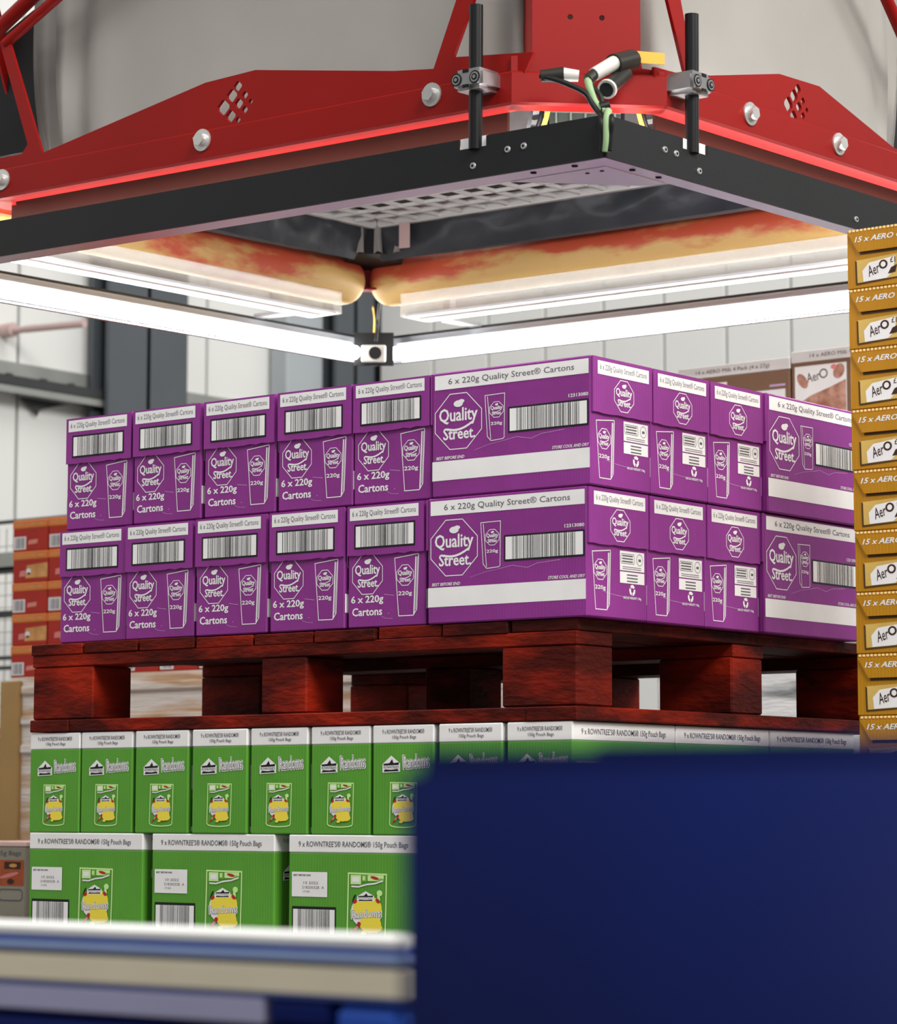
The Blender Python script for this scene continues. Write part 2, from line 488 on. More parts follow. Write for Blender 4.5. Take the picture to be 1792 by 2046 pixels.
# ------------------------------------------------------------------ pallets
def make_pallet(name='pallet', L=1.225, W=1.0):
    """block pallet, local origin at the near right corner of its footprint: x from -L to 0, y from 0 to W, z from 0 to .16"""
    r = empty(name)
    H = 0.160
    n = 9
    bw = (L - 0.005 * (n - 1)) / n
    # top deck boards run away from the wide side, so their ends show on it
    for i in range(n):
        x0 = -L + i * (bw + 0.005)
        dz = random.uniform(-0.002, 0.0015)
        MB().box(x0, x0 + bw, random.uniform(0, 0.006), W, H - 0.020 + dz * 0.5, H + min(dz, 0), WOODD if i % 3 else WOOD, 0.0015).build('deck_board', r)
    for j, y0 in enumerate((0.0, (W - 0.1) / 2, W - 0.1)):
        MB().box(-L + 0.002, -0.002, y0 + 0.003, y0 + 0.1, H - 0.042, H - 0.0205, WOOD, 0.0015).build('stringer_board', r)
    for x0, x1 in ((-L + 0.003, -L + 0.158), (-L + 0.562, -L + 0.664), (-0.150, -0.003)):
        for y0 in (0.004, (W - 0.1) / 2, W - 0.102):
            MB().box(x0, x1, y0, y0 + 0.098, 0.0225, H - 0.0425, WOOD, 0.003).build('block', r)
    # base boards: three along the wide side, two across the ends
    for y0 in (0.0, (W - 0.1) / 2, W - 0.1):
        MB().box(-L + 0.10, -0.10, y0 + 0.002, y0 + 0.1, 0.0, 0.022, WOOD, 0.002).build('base_board', r)
    for x0 in (-L, -0.10):
        MB().box(x0, x0 + 0.0995, 0.0, W, 0.0, 0.022, WOODD if x0 < -0.5 else WOOD, 0.002).build('base_board', r)
    return r
pal = make_pallet()
pal.location = (-0.028, 0.0, -0.160)
tag(pal, 'red stained wooden pallet between the purple cartons and the green cartons', 'pallet')
p2 = copy_tree(pal)
p2.location = (-0.028, 0.0, FLOOR)
tag(p2, 'red stained wooden pallet on the floor under the green cartons', 'pallet')
p3 = copy_tree(pal)
p3.location = (0.255 + 1.225, 0.32, FLOOR); p3.scale.z = 0.139 / 0.160
tag(p3, 'red stained wooden pallet on the floor under the gold cartons', 'pallet')

# ------------------------------------------------------------------ purple cartons
PL, PW, PH = 0.3235, 0.1655, 0.2045
def make_purple():
    r = empty('purple_carton')
    L, W, H = PL / 2, PW / 2, PH
    MB().box(-L + 0.003, L - 0.003, -W, W, 0.0, H, PURPLE, 0.0022).build('carton_body', r)
    flaps = {}
    for s, fh in ((-1, 0.084), (1, 0.089)):
        mb = MB()
        x0, x1 = (-L - 0.001, -L + 0.003) if s < 0 else (L - 0.003, L + 0.001)
        n = 12
        b = [H - fh + random.uniform(-0.0012, 0.0012) for _ in range(n + 1)]
        ys = [-W + 0.001 + (2 * W - 0.002) * i / n for i in range(n + 1)]
        for i in range(n):
            y0, y1 = ys[i], ys[i + 1]
            p = [(x0, y0, b[i]), (x1, y0, b[i]), (x1, y1, b[i + 1]), (x0, y1, b[i + 1]), (x0, y0, H - 0.001), (x1, y0, H - 0.001), (x1, y1, H - 0.001), (x0, y1, H - 0.001)]
            f = [(0, 1, 2, 3)[::-1], (4, 5, 6, 7), (1, 2, 6, 5), (3, 0, 4, 7)]
            if i == 0: f.append((0, 1, 5, 4))
            if i == n - 1: f.append((2, 3, 7, 6))
            mb.poly(p, f, PURPLE_TOP)
        flaps[s] = mb.build('end_flap', r)
    T = '6 x 220g Quality Street\u00ae Cartons'
    # long sides
    for s in (-1, 1):
        def face():
            return Print((-L * -s if s > 0 else -L, s * W, 0), (1, 0, 0) if s < 0 else (-1, 0, 0), (0, 0, 1))
        face().rect(0.009, 0.317, 0.176, 0.1995, WHITE, 1).text(T, 0.163, 0.1872, 0.252, 0.0135, GREYINK, 2, bold=0.006).build('title_strip', r)
        face().octalogo(0.0575, 0.122, 0.0485, 0.046, 0.0014, WHITE).build('logo_print', r)
        face().carton_outline(0.1115, 0.1525, 0.084, 0.160, WHITE, -1, 0.0011).build('pack_print', r)
        face().barcode(0.159, 0.3165, 0.094, 0.136, 5, 0.003, 0.09).build('barcode_label', r)
        face().text('12313080', 0.297, 0.1435, 0.038, 0.0055, WHITE, 1, bold=0.02).build('article_number', r)
        face().text('STORE COOL AND DRY', 0.2815, 0.0635, 0.072, 0.005, WHITE, 1, bold=0.03, shear=0.25).build('storage_text', r)
        face().text('BEST BEFORE END', 0.041, 0.0635, 0.058, 0.005, WHITE, 1, bold=0.03, shear=0.25).build('best_before_text', r)
        face().rect(0.004, 0.3185, 0.027, 0.0585, WHITE, 1).build('date_strip', r)
        c = face()
        c.line([(0.150, 0.083), (0.175, 0.087), (0.205, 0.082), (0.225, 0.088), (0.27, 0.091)], 0.0006, SCUFF)
        c.line([(0.09, 0.072), (0.12, 0.079), (0.15, 0.083)], 0.0004, SCUFF)
        c.build('scuff_mark', r)
    # barcode end
    def endA(off=0.0):
        return Print((-L + 0.003 - off, W, 0), (0, -1, 0), (0, 0, 1))
    endA(0.004).rect(0.007, 0.154, 0.179, 0.2, WHITE, 1).text(T, 0.0805, 0.1892, 0.136, 0.0125, GREYINK, 2).build('title_strip', flaps[-1])
    endA(0.004).barcode(0.017, 0.147, 0.131, 0.172, 9, 0.0032, 0.09).build('barcode_label', flaps[-1])
    a = endA(); a.octalogo(0.0425, 0.0885, 0.033, 0.0335, 0.0013, WHITE); a.build('logo_print', r)
    endA().text('6 x 220g', 0.042, 0.0455, 0.069, 0.0155, WHITE, 1, bold=0.034).text('Cartons', 0.042, 0.0265, 0.064, 0.0135, WHITE, 1, bold=0.034).build('contents_print', r)
    endA().carton_outline(0.1, 0.152, 0.016, 0.118, WHITE, 1).build('pack_print', r)
    endA().line([(0.078, 0.054), (0.088, 0.0525), (0.1, 0.051)], 0.0007, SCUFF).disc(0.088, 0.022, 0.001, 0.0008, SCUFF).line([(0.072, 0.018), (0.082, 0.014), (0.097, 0.013)], 0.0005, SCUFF).build('scuff_mark', r)
    # plain end with information panels
    def endB(off=0.0):
        return Print((L - 0.003 + off, -W, 0), (0, 1, 0), (0, 0, 1))
    endB(0.004).rect(0.013, 0.155, 0.176, 0.1975, WHITE, 1).text(T, 0.084, 0.187, 0.130, 0.0125, GREYINK, 2).build('title_strip', flaps[1])
    endB(0.004).octalogo(0.085, 0.1475, 0.0275, 0.0255, 0.0012, WHITE).build('logo_print', flaps[1])
    endB().carton_outline(0.013, 0.064, 0.012, 0.108, WHITE, 1).build('pack_print', r)
    i = endB(); i.rect(0.089, 0.157, 0.078, 0.109, WHITE, 1).rect(0.089, 0.157, 0.058, 0.076, WHITE, 1)
    i.loop([(0.093, 0.089), (0.128, 0.089), (0.130, 0.093), (0.128, 0.105), (0.093, 0.105), (0.091, 0.1), (0.091, 0.093)], 0.0009, GREYINK, 2)
    for q in range(3): i.rect(0.095, 0.125, 0.0915 + q * 0.0045, 0.0937 + q * 0.0045, GREYINK, 2)
    n = 16
    i.loop([(0.144 + 0.009 * math.cos(2 * PI * t / n), 0.097 + 0.0095 * math.sin(2 * PI * t / n)) for t in range(n)], 0.0009, GREYINK, 2).rect(0.1405, 0.1475, 0.0945, 0.0985, GREYINK, 2)
    for q in range(2): i.rect(0.096, 0.148, 0.0805 + q * 0.003, 0.0815 + q * 0.003, GREYINK, 2)
    for q in range(3): i.rect(0.108, 0.138, 0.0605 + q * 0.005, 0.0625 + q * 0.005, GREYINK, 2)
    i.build('information_panel', r)
    rc = endB()
    for q in range(3):
        a0 = PI / 2 + q * 2 * PI / 3
        cu, cv = 0.123, 0.0475
        pts = [(cu + 0.0085 * math.cos(a0 + t), cv + 0.009 * math.sin(a0 + t)) for t in (-0.95, -0.4, 0.1, 0.75)] + [(cu + 0.004 * math.cos(a0 + t), cv + 0.0042 * math.sin(a0 + t)) for t in (0.8, 0.0, -0.95)]
        rc.poly(pts, WHITE, 1)
    rc.text('GROSS WEIGHT 1.9kg', 0.123, 0.0345, 0.05, 0.005, WHITE, 1, bold=0.03).build('recycling_mark', r)
    endB().line([(0.04, 0.042), (0.07, 0.038), (0.10, 0.036), (0.145, 0.036)], 0.0006, SCUFF).build('scuff_mark', r)
    return r
purple = make_purple()
first = True
def put(master, used, loc, rz, label, cat, group):
    o = master if not used else copy_tree(master)
    o.location = loc
    o.rotation_euler = (0, 0, rz)
    tag(o, label, cat, group)
    return o
R90 = PI / 2
TOPX = [-1.1826, -1.0067, -0.8334, -0.6616, -0.4872, -0.3225]
BOTX = [-1.1922, -1.0228, -0.8495, -0.6777, -0.5033, -0.3303]
ordn = ['leftmost', 'second from the left', 'third from the left', 'fourth from the left', 'fifth from the left']
used = False
for layer, X, z, xc in (('lower', BOTX, 0.0, -0.004), ('upper', TOPX, 0.2055, 0.0045)):
    for i in range(5):
        jz = random.uniform(-0.005, 0.005)
        if i == 0: jz = 0.022 if layer == 'lower' else 0.012
        put(purple, used, ((X[i] + X[i + 1]) / 2 - (0.0015 if i == 4 else 0), PL / 2 + 0.003 + random.uniform(-0.002, 0.002) + (0.004 if i == 0 else 0), z + 0.0003), R90 + jz,
            'purple carton in the %s layer with its barcode end in front, %s' % (layer, ordn[i]), 'carton', 'purple cartons on the red pallet')
        used = True
    put(purple, True, (xc - PL / 2 - 0.001, PW / 2, z + 0.0003), -0.002, 'purple carton at the near corner of the %s layer showing its long side' % layer, 'carton', 'purple cartons on the red pallet')
    for i, nm in ((1, 'next to the corner carton'), (2, 'two behind the corner carton')):
        put(purple, True, (xc - PL / 2 - 0.001 - 0.0, PW / 2 + 0.1675 * i + 0.001, z + 0.0003), 0.003 * (-1) ** i,
            'purple carton in the %s layer on the right side, %s' % (layer, nm), 'carton', 'purple cartons on the red pallet')
    put(purple, True, (xc - PW / 2 + 0.004, 0.505 + PL / 2, z + 0.0003), R90, 'purple carton in the %s layer with its long side by the gold cartons' % layer, 'carton', 'purple cartons on the red pallet')

# ------------------------------------------------------------------ green cartons
GL, GW, GH = 0.286, 0.128, 0.1785
def house(p, cu, cv, w, h, d=2):
    """black and white roof shaped badge"""
    p.poly([(cu - w * .5, cv - h * .5), (cu + w * .5, cv - h * .45), (cu + w * .5, cv + h * .05), (cu, cv + h * .5), (cu - w * .5, cv)], WHITE, d)
    p.poly([(cu - w * .45, cv + h * .02), (cu - w * .1, cv + h * .06), (cu + w * .05, cv + h * .30), (cu + w * .13, cv + h * .06), (cu + w * .45, cv + h * .1), (cu + w * .42, cv - h * .05), (cu - w * .42, cv - h * .08)], BLACK, d + 1)
    p.text("ROWNTREE'S", cu, cv - h * .18, w * .86, h * .16, GREYINK, d + 1, bold=0.02)
    p.poly([(cu - w * .43, cv - h * .44), (cu + w * .43, cv - h * .40), (cu + w * .36, cv - h * .28), (cu, cv - h * .33), (cu - w * .36, cv - h * .30)], BLACK, d + 1)
def wordmark(p, cu, cv, w, h, d=2, rot=0.05):
    p.text('Randoms', cu, cv, w, h, WHITE, d, bold=0.075, rot=rot)
    p.text('Randoms', cu, cv, w * .955, h * .90, BLACK, d + 1, bold=0.035, rot=rot)
    p.text('Randoms', cu, cv, w * .93, h * .82, WHITE, d + 2, bold=0.004, rot=rot)
def pouch(p, u0, u1, v0, v1):
    W, H = u1 - u0, v1 - v0
    c = (u0 + u1) / 2
    pts = [(u0 + W * .03, v1), (u1, v1 - H * .01), (u1 - W * .01, v0 + H * .5), (u1 - W * .03, v0 + H * .08)]
    pts += [(c + W * .46 * math.cos(t), v0 + H * .055 - H * .05 * math.sin(t)) for t in (0.35, 0.9, PI / 2, 2.2, 2.8)] + [(u0, v0 + H * .08)]
    p.loop(pts[::-1], W * 0.032, LIME, 1)
    X = lambda t: u0 + W * t
    Y = lambda t: v0 + H * t
    p.rect(X(.10), X(.36), Y(.83), Y(.965), LIME, 1)
    p.rect(X(.14), X(.32), Y(.86), Y(.935), WHITE, 2)
    p.rect(X(.38), X(.50), Y(.87), Y(.965), LEAF, 1); p.rect(X(.40), X(.46), Y(.89), Y(.95), LIME, 2)
    p.rect(X(.52), X(.92), Y(.88), Y(.965), LIME, 1)
    p.disc(X(.70), Y(.925), W * .11, H * .022, REDINK, 2, rot=-0.2); p.disc(X(.85), Y(.90), W * .08, H * .02, LEAF, 2)
    p.line([(X(.12), Y(.80)), (X(.3), Y(.795)), (X(.5), Y(.83)), (X(.7), Y(.845)), (X(.9), Y(.885))], H * .022, WHITE, 2)
    p.disc(X(.50), Y(.44), W * .385, H * .235, WHITE, 2, 20)
    p.disc(X(.52), Y(.50), W * .36, H * .17, YELLOW, 3, 20)
    house(p, X(.48), Y(.66), W * .42, H * .15, 3)
    p.disc(X(.82), Y(.71), W * .07, H * .045, LIME, 2); p.disc(X(.80), Y(.64), W * .035, H * .05, LIME, 2, rot=.3)
    p.line([(X(.16), Y(.57)), (X(.19), Y(.64)), (X(.23), Y(.68))], W * .035, BLACK, 3)
    p.disc(X(.22), Y(.585), W * .055, H * .028, REDINK, 4, rot=.5); p.disc(X(.78), Y(.60), W * .06, H * .028, REDINK, 4, rot=-.6)
    p.disc(X(.60), Y(.27), W * .27, H * .13, YELLOW, 4, 16)
    p.disc(X(.70), Y(.22), W * .20, H * .075, YELLOW, 4, 10)
    p.rect(X(.55), X(.82), Y(.16), Y(.26), YELLOW, 4); p.text('150g', X(.70), Y(.215), W * .2, H * .045, LEAF, 5, bold=.02)
    p.disc(X(.25), Y(.20), W * .12, H * .02, PINK, 4, rot=.7); p.disc(X(.32), Y(.26), W * .05, H * .035, REDINK, 5, rot=.6); p.disc(X(.44), Y(.14), W * .07, H * .03, YELLOW, 4)
    p.disc(X(.18), Y(.15), W * .06, H * .018, REDINK, 4, rot=.8)
    wordmark(p, X(.50), Y(.41), W * .76, H * .135, 5, 0.06)
def make_green():
    r = empty('green_carton')
    L, W, H = GL / 2, GW / 2, GH
    MB().box(-L, L, -W, W, 0, H - 0.0295, GREEN, 0.002).build('carton_body', r)
    tb = MB().box(-L - 0.0003, L + 0.0003, -W - 0.0003, W + 0.0003, H - 0.030, H, WHITE, 0.002).build('top_band', r)
    for s in (-1, 1):
        def face(): return Print((-L * -s if s > 0 else -L, s * (W + 0.0003), 0), (1, 0, 0) if s < 0 else (-1, 0, 0), (0, 0, 1))
        face().text("9 x ROWNTREE'S\u00ae RANDOMS\u00ae 150g Pouch Bags", 0.140, H - 0.0165, 0.235, 0.0125, GREYINK, 1, bold=0.004).build('title_text', tb)
        b = face(); b.rect(0.008, 0.086, 0.076, 0.117, WHITE, 1).text('BEST BEFORE END', 0.031, 0.1115, 0.038, 0.003, BLACK, 2, bold=.02)
        b.text('10 2022', 0.050, 0.099, 0.032, 0.0045, GREYINK, 2).text('21820032B  A', 0.055, 0.0915, 0.048, 0.0045, GREYINK, 2).text('17:43', 0.040, 0.0845, 0.014, 0.0035, GREYINK, 2).build('date_label', r)
        bc = face(); bc.rect(0.008, 0.106, 0.004, 0.012, WHITE, 1).rect(0.009, 0.105, 0.012, 0.060, BLACK, 1).rect(0.0115, 0.1025, 0.0155, 0.0555, WHITE, 2).bars(0.0115, 0.1025, 0.0155, 0.0555, BLACK, 3, 12, 0.12).build('barcode_label', r)
        q = face(); pouch(q, 0.128, 0.214, 0.004, 0.1175); q.build('pouch_print', r)
    for s in (-1, 1):
        def end(): return Print((s * (L + 0.0003), W if s < 0 else -W, 0), (0, -1, 0) if s < 0 else (0, 1, 0), (0, 0, 1))
        end().text("9 x ROWNTREE'S\u00ae RANDOMS\u00ae", 0.065, H - 0.0105, 0.088, 0.0075, GREYINK, 1, bold=0.004).text('150g Pouch Bags', 0.067, H - 0.0205, 0.050, 0.007, GREYINK, 1, bold=0.004).build('title_text', tb)
        q = end(); house(q, 0.040, 0.115, 0.037, 0.028, 1); wordmark(q, 0.0915, 0.119, 0.054, 0.024, 1, 0.06); q.build('logo_print', r)
        q = end(); pouch(q, 0.036, 0.094, 0.011, 0.086); q.build('pouch_print', r)
    return r
green = make_green()
GXB = [-1.2560, -1.1239, -0.9938, -0.8513, -0.7171, -0.5819, -0.4449, -0.3128, -0.1664, -0.0381]
names = ['first', 'second', 'third', 'fourth', 'fifth', 'sixth', 'seventh', 'eighth', 'ninth']
used = False
ZT = -0.160 - GH - 0.0015
for i in range(9):
    put(green, used, ((GXB[i] + GXB[i + 1]) / 2, 0.003 + GL / 2 + random.uniform(-0.001, 0.002), ZT), R90 + random.uniform(-0.002, 0.002),
        'green carton standing end on under the pallet, %s from the left' % names[i], 'carton', 'green cartons')
    used = True
for i in (1, 2):
    put(green, True, (-0.0381 - GW / 2, 0.003 + GL / 2 + (GL + 0.003) * i, ZT), R90, 'green carton long side on the right, %s from the near corner' % ('second' if i == 1 else 'third'), 'carton', 'green cartons')
LXB = [-1.2518, -0.9435, -0.6255, -0.3105]
for i in range(4):
    put(green, True, (LXB[i] + GL / 2, 0.004 + GW / 2, ZT - GH - 0.0005), 0.0,
        'green carton in the bottom row with its long side in front, %s from the left' % names[i], 'carton', 'green cartons')
for i in range(4):
    put(green, True, (LXB[i] + GL / 2, 0.30, ZT - GH - 0.0005), 0.0,
        'green carton in the second row of the bottom layer, behind the %s front carton' % names[i], 'carton', 'green cartons')

# ------------------------------------------------------------------ gold cartons, one tall column
AW, AD, AH = 0.30, 0.22, 0.0972
def make_gold():
    r = empty('gold_carton')
    MB().box(0, AW, 0, AD, 0, AH - 0.0005, GOLD, 0.0015).build('carton_body', r)
    # serrated top edge left by the tear strip
    mb = MB()
    n = 42
    for i in range(n):
        x = 0.004 + (AW - 0.008) * i / n
        mb.box(x, x + 0.0036, -0.0012, 0.0004, AH - 0.0042, AH - 0.0006, CREAM)
    mb.build('perforated_edge', r)
    tf = MB().prism([(0.003, 0.091), (0.297, 0.091), (0.278, 0.059), (0.022, 0.059)], -0.0035, 0.0, 'y', GOLD)
    tf = tf.build('tuck_flap', r)
    Print((0, 0, 0), (1, 0, 0), (0, 0, 1)).rect(0.024, 0.276, 0.0545, 0.059, GOLDDK, 1).build('flap_shadow_line', r)  # shadow line under the flap, painted as a dark strip
    Print((0, -0.0035, 0), (1, 0, 0), (0, 0, 1)).text('15 x AERO Caramel', 0.081, 0.0795, 0.130, 0.0088, WHITE, 1, bold=0.04, shear=0.3).build('title_text', tf)
    p = Print((0, 0, 0), (1, 0, 0), (0, 0, 1))
    for k in range(3):
        o = 0.022 + k * 0.09
        p.poly([(o - .004, .008), (o + .074, .012), (o + .076, .05), (o - .006, .046)], GOLD2, 1)
        p.poly([(o - .006, .006), (o + .074, .0105), (o + .074, .0125), (o - .004, .009)], GOLDDK, 2)
        p.poly([(o - .006, .008), (o - .003, .008), (o - .004, .044), (o - .007, .046)], GOLDDK, 2)
        p.poly([(o + .008, .010), (o + .05, .012), (o + .062, .022), (o + .066, .046), (o + .018, .040), (o + .006, .028)], WHITE, 2)
        p.text('Aer', o + .026, .028, .022, .018, DKBROWN, 3, bold=.01, rot=.28, shear=.2).disc(o + .044, .0345, .008, .0075, DKBROWN, 3).disc(o + .044, .0345, .0045, .0045, WHITE, 4)
        p.poly([(o + .052, .018), (o + .066, .020), (o + .069, .032), (o + .058, .028)], DKBROWN, 3)
        p.text('\u00a31', o + .061, .0405, .009, .009, GOLDDK, 3, bold=.02)
    p.build('bar_print', r)
    return r
gold = make_gold()
gn = ['topmost of the column', 'second from the top', 'third from the top', 'fourth from the top', 'fifth from the top', 'sixth from the top', 'seventh from the top', 'eighth from the top',
      'ninth from the top', 'tenth from the top', 'eleventh from the top', 'bottom one of the column']
used = False
for i in range(12):
    z = 0.6300 - AH - i * 0.0976
    o = gold if not used else copy_tree(gold)
    used = True
    o.location = (0.2665 + 0.001 * i + random.uniform(-0.001, 0.001), 0.34, z)
    o.rotation_euler = (0, 0, random.uniform(-0.006, 0.006))
    tag(o, 'gold carton with white lettering at the right edge, %s' % gn[i], 'carton', 'gold cartons in a tall column')

# ------------------------------------------------------------------ pallet loads in the background
FILM = mat('stretch_film', (226, 216, 208), 0.22, rgb2=(196, 158, 122), vscale=3.0, stretch=(1, 1, 9), edge=(0.45, 0.62), bump=0.5, bscale=12)
FILMW = mat('white_stretch_film', (220, 222, 222), 0.25, rgb2=(120, 124, 126), vscale=3.2, stretch=(1, 1, 6), edge=(0.52, 0.68), bump=0.5, bscale=12)
def load(name, x0, x1, y0, y1, z1, mt, label, caps=True):
    r = empty(name, (x0, y0, FLOOR))
    w, d, h = x1 - x0, y1 - y0, z1 - FLOOR
    MB().box(0, w, 0, d, 0.14, h, mt, 0.01).build('wrapped_block', r)
    for xx in (0, w / 2 - .05, w - .1):
        MB().box(xx, xx + 0.1, 0, d, 0.02, 0.12, WOODD).build('bearer', r)
    MB().box(0, w, 0, d, 0.12, 0.14, WOODD).build('deck', r)
    MB().box(0, w, 0, d, 0.0, 0.02, WOODD).build('base', r)
    if caps:
        MB().box(-0.01, 0.06, -0.012, 0.06, 0.14, h - 0.01, KRAFT, 0.004).build('corner_board', r)
        for zz in (h - 0.045, h - 0.12, h - 0.19):
            MB().box(0.065, w + 0.004, -0.013, d, zz, zz + 0.022, FILM, 0.004).build('film_band', r)
    tag(r, label, 'pallet load')
    return r
load('wrapped_pallet_load', -2.655, -1.45, 1.24, 2.0, 0.028, FILM, 'stretch wrapped kraft pallet load under the red and orange cartons at left')
load('wrapped_pallet_load', -1.15, -0.30, 1.88, 2.7, 0.50, FILMW, 'white stretch wrapped pallet load under the brown cartons behind the purple ones', False)

# red and orange cartons on the left
OW, OD, OH = 0.126, 0.30, 0.0778
def make_orange(kind):
    r = empty('red_orange_carton')
    MB().box(0.0008, OW - 0.0008, 0, OD, 0, OH - 0.022, REDB, 0.0015).build('carton_body', r)
    ld = MB().box(0.0, OW, -0.003, OD, OH - 0.023, OH - 0.0005, ORANGEB, 0.003).build('lid', r)
    p = Print((0, -0.003, 0), (1, 0, 0), (0, 0, 1))
    for u0, u1 in ((0.012, 0.020), (0.024, 0.042), (0.046, 0.062), (0.066, 0.090), (0.093, 0.114)):
        p.rect(u0, u1, OH - 0.0145, OH - 0.0095, BEIGE, 1)
    p.build('title_print', ld)
    p = Print((0, 0, 0), (1, 0, 0), (0, 0, 1))
    if kind == 0:
        p.rect(0.004, 0.048, 0.004, 0.036, WHITE, 1)
        for q in range(7): p.rect(0.010 + q * 0.005, 0.0118 + q * 0.005 + (q % 3) * 0.0006, 0.007, 0.033, GREYINK, 2)
        p.build('barcode_label', r)
        Print((0, 0, 0), (1, 0, 0), (0, 0, 1)).poly([(0.055, 0.015), (0.088, 0.017), (0.09, 0.028), (0.057, 0.026)], PINK, 1).disc(0.078, 0.022, 0.005, 0.004, BEIGE, 2).build('logo_print', r)
    else:
        p.poly([(0.024, 0.014), (0.046, 0.015), (0.046, 0.030), (0.026, 0.028)], PINK, 1).poly([(0.046, 0.010), (OW - .002, 0.010), (OW - .002, 0.046), (0.05, 0.042)], BEIGE, 1)
        p.disc(0.057, 0.026, 0.009, 0.008, WHITE, 2).disc(0.058, 0.021, 0.006, 0.003, DKBROWN, 3)
        p.rect(0.082, 0.085, 0.012, 0.045, ORANGEB, 2)
        p.build('picture_print', r)
    return r
ka, kb = make_orange(0), make_orange(1)
rows = ['bottom row', 'second row up', 'middle row', 'fourth row up', 'top row']
cols = ['left end', 'second from left', 'third from left', 'fourth from left', 'fifth from left', 'sixth from left']
ua = ub = False
for j in range(5):
    for i in range(6 if j == 0 else 2):
        if j % 2 == 0:
            o = copy_tree(ka) if ua else ka; ua = True
        else:
            o = copy_tree(kb) if ub else kb; ub = True
        o.location = (-2.650 + i * (OW + 0.0015) + (0.0015 if j % 2 else 0), 1.25, 0.0285 + j * 0.0782)
        o.rotation_euler = (0, 0, random.uniform(-0.004, 0.004))
        tag(o, 'red carton with orange lid on the wrapped load, %s, %s' % (rows[j], cols[i]), 'carton', 'red and orange cartons at the left')

# grey topped carton with an orange label, lower left edge
GREYB = mat('grey_board', (150, 144, 128), 0.6, var=0.08, vscale=9)
r = empty('orange_label_carton', (-2.14, 0.55, -0.53))
MB().box(0, 0.30, 0, 0.30, 0, 0.155, GREYB, 0.003).build('carton_body', r)
MB().box(-0.001, 0.301, -0.001, 0.301, 0.155, 0.163, mat('pale_pink_board', (226, 190, 180), 0.6)).build('lid_edge', r)
p = Print((0, 0, 0), (1, 0, 0), (0, 0, 1))
p.text('42.5g Bags', 0.24, 0.139, 0.09, 0.013, GREYINK, 1, bold=.01)
p.build('title_text', r)
OL = mat('burnt_orange_print', (172, 84, 44), 0.6, var=0.15, vscale=30)
p = Print((0, 0, 0), (1, 0, 0), (0, 0, 1))
p.rect(0.10, 0.295, 0.072, 0.126, OL, 1).rect(0.235, 0.285, 0.107, 0.122, DKBROWN, 2).disc(0.262, 0.1145, 0.012, 0.004, BEIGE, 3).disc(0.25, 0.094, 0.03, 0.004, PINK, 2, rot=.2).disc(0.255, 0.081, 0.011, 0.006, DKBROWN, 2).disc(0.13, 0.1, 0.02, 0.02, BEIGE, 2)
p.loop([(0.225, 0.040), (0.285, 0.040), (0.292, 0.046), (0.292, 0.060), (0.285, 0.066), (0.225, 0.066), (0.219, 0.060), (0.219, 0.046)], 0.003, GREYINK, 1).loop([(0.203 + .014 * math.cos(t * PI / 8), .053 + .014 * math.sin(t * PI / 8)) for t in range(16)], 0.003, GREYINK, 1)
p.build('label_print', r)
tag(r, 'grey carton with burnt orange label on a low pallet, lower left edge', 'carton')
r = empty('low_pallet', (-2.16, 0.53, FLOOR))
for k in range(4):
    MB().box(0.0 + k * 0.088, 0.076 + k * 0.088, 0, 0.36, 0.125, 0.149, WOODD, 0.002).build('deck_board', r)
for yy in (0, 0.14, 0.28):
    MB().box(0, 0.34, yy, yy + 0.08, 0.0, 0.124, WOODD, 0.002).build('bearer', r)
tag(r, 'dark red low pallet under the orange labelled carton', 'pallet')

# pink packs far behind at the left edge, stacked flat on a crate
PACK = mat('pink_pack', (206, 140, 134), 0.35, rgb2=(150, 84, 88), vscale=9, bump=.3, bscale=12)
r = empty('crate', (-4.40, 2.6, FLOOR))
MB().box(0, 0.31, 0, 0.35, 0.02, 0.285, KRAFT, 0.004).build('crate_body', r)
MB().box(-0.01, 0.32, -0.01, 0.36, 0.285, 0.305, KRAFT, 0.003).build('rim', r)
for xx in (0.01, 0.25):
    MB().box(xx, xx + 0.05, 0.01, 0.34, 0.0, 0.02, DARK).build('runner', r)
tag(r, 'kraft crate under the stack of pink packs far left', 'crate')
pn = ['topmost', 'second from the top', 'third from the top', 'fourth from the top', 'fifth from the top', 'lowest']
def make_pack():
    bm = bmesh.new()
    bmesh.ops.create_cube(bm, size=1)
    bmesh.ops.subdivide_edges(bm, edges=bm.edges[:], cuts=3, use_grid_fill=True)
    for v in bm.verts:
        x, yv, zz = v.co
        f = 1 - 0.45 * (abs(x) * 2) ** 4
        v.co = Vector((x * 0.31, yv * 0.34 * (1 - 0.05 * (abs(x) * 2) ** 2), zz * 0.056 * f + 0.028))
    mb = MB(); mb.bm(bm, PACK, True); return mb
mp = make_pack().mesh('pack_body'); seam = MB().box(-0.157, 0.157, -0.172, -0.168, 0.024, 0.032, WHITE).mesh('seal_edge')
for k in range(6):
    r = empty('pink_pack', (-4.245 + random.uniform(-.006, .006), 2.775, FLOOR + 0.3055 + (5 - k) * 0.0565))
    link('pack_body', mp, r); link('seal_edge', seam, r)
    tag(r, 'pink plastic pack in the blurred stack at the far left edge, %s' % pn[k], 'pack', 'pink packs')

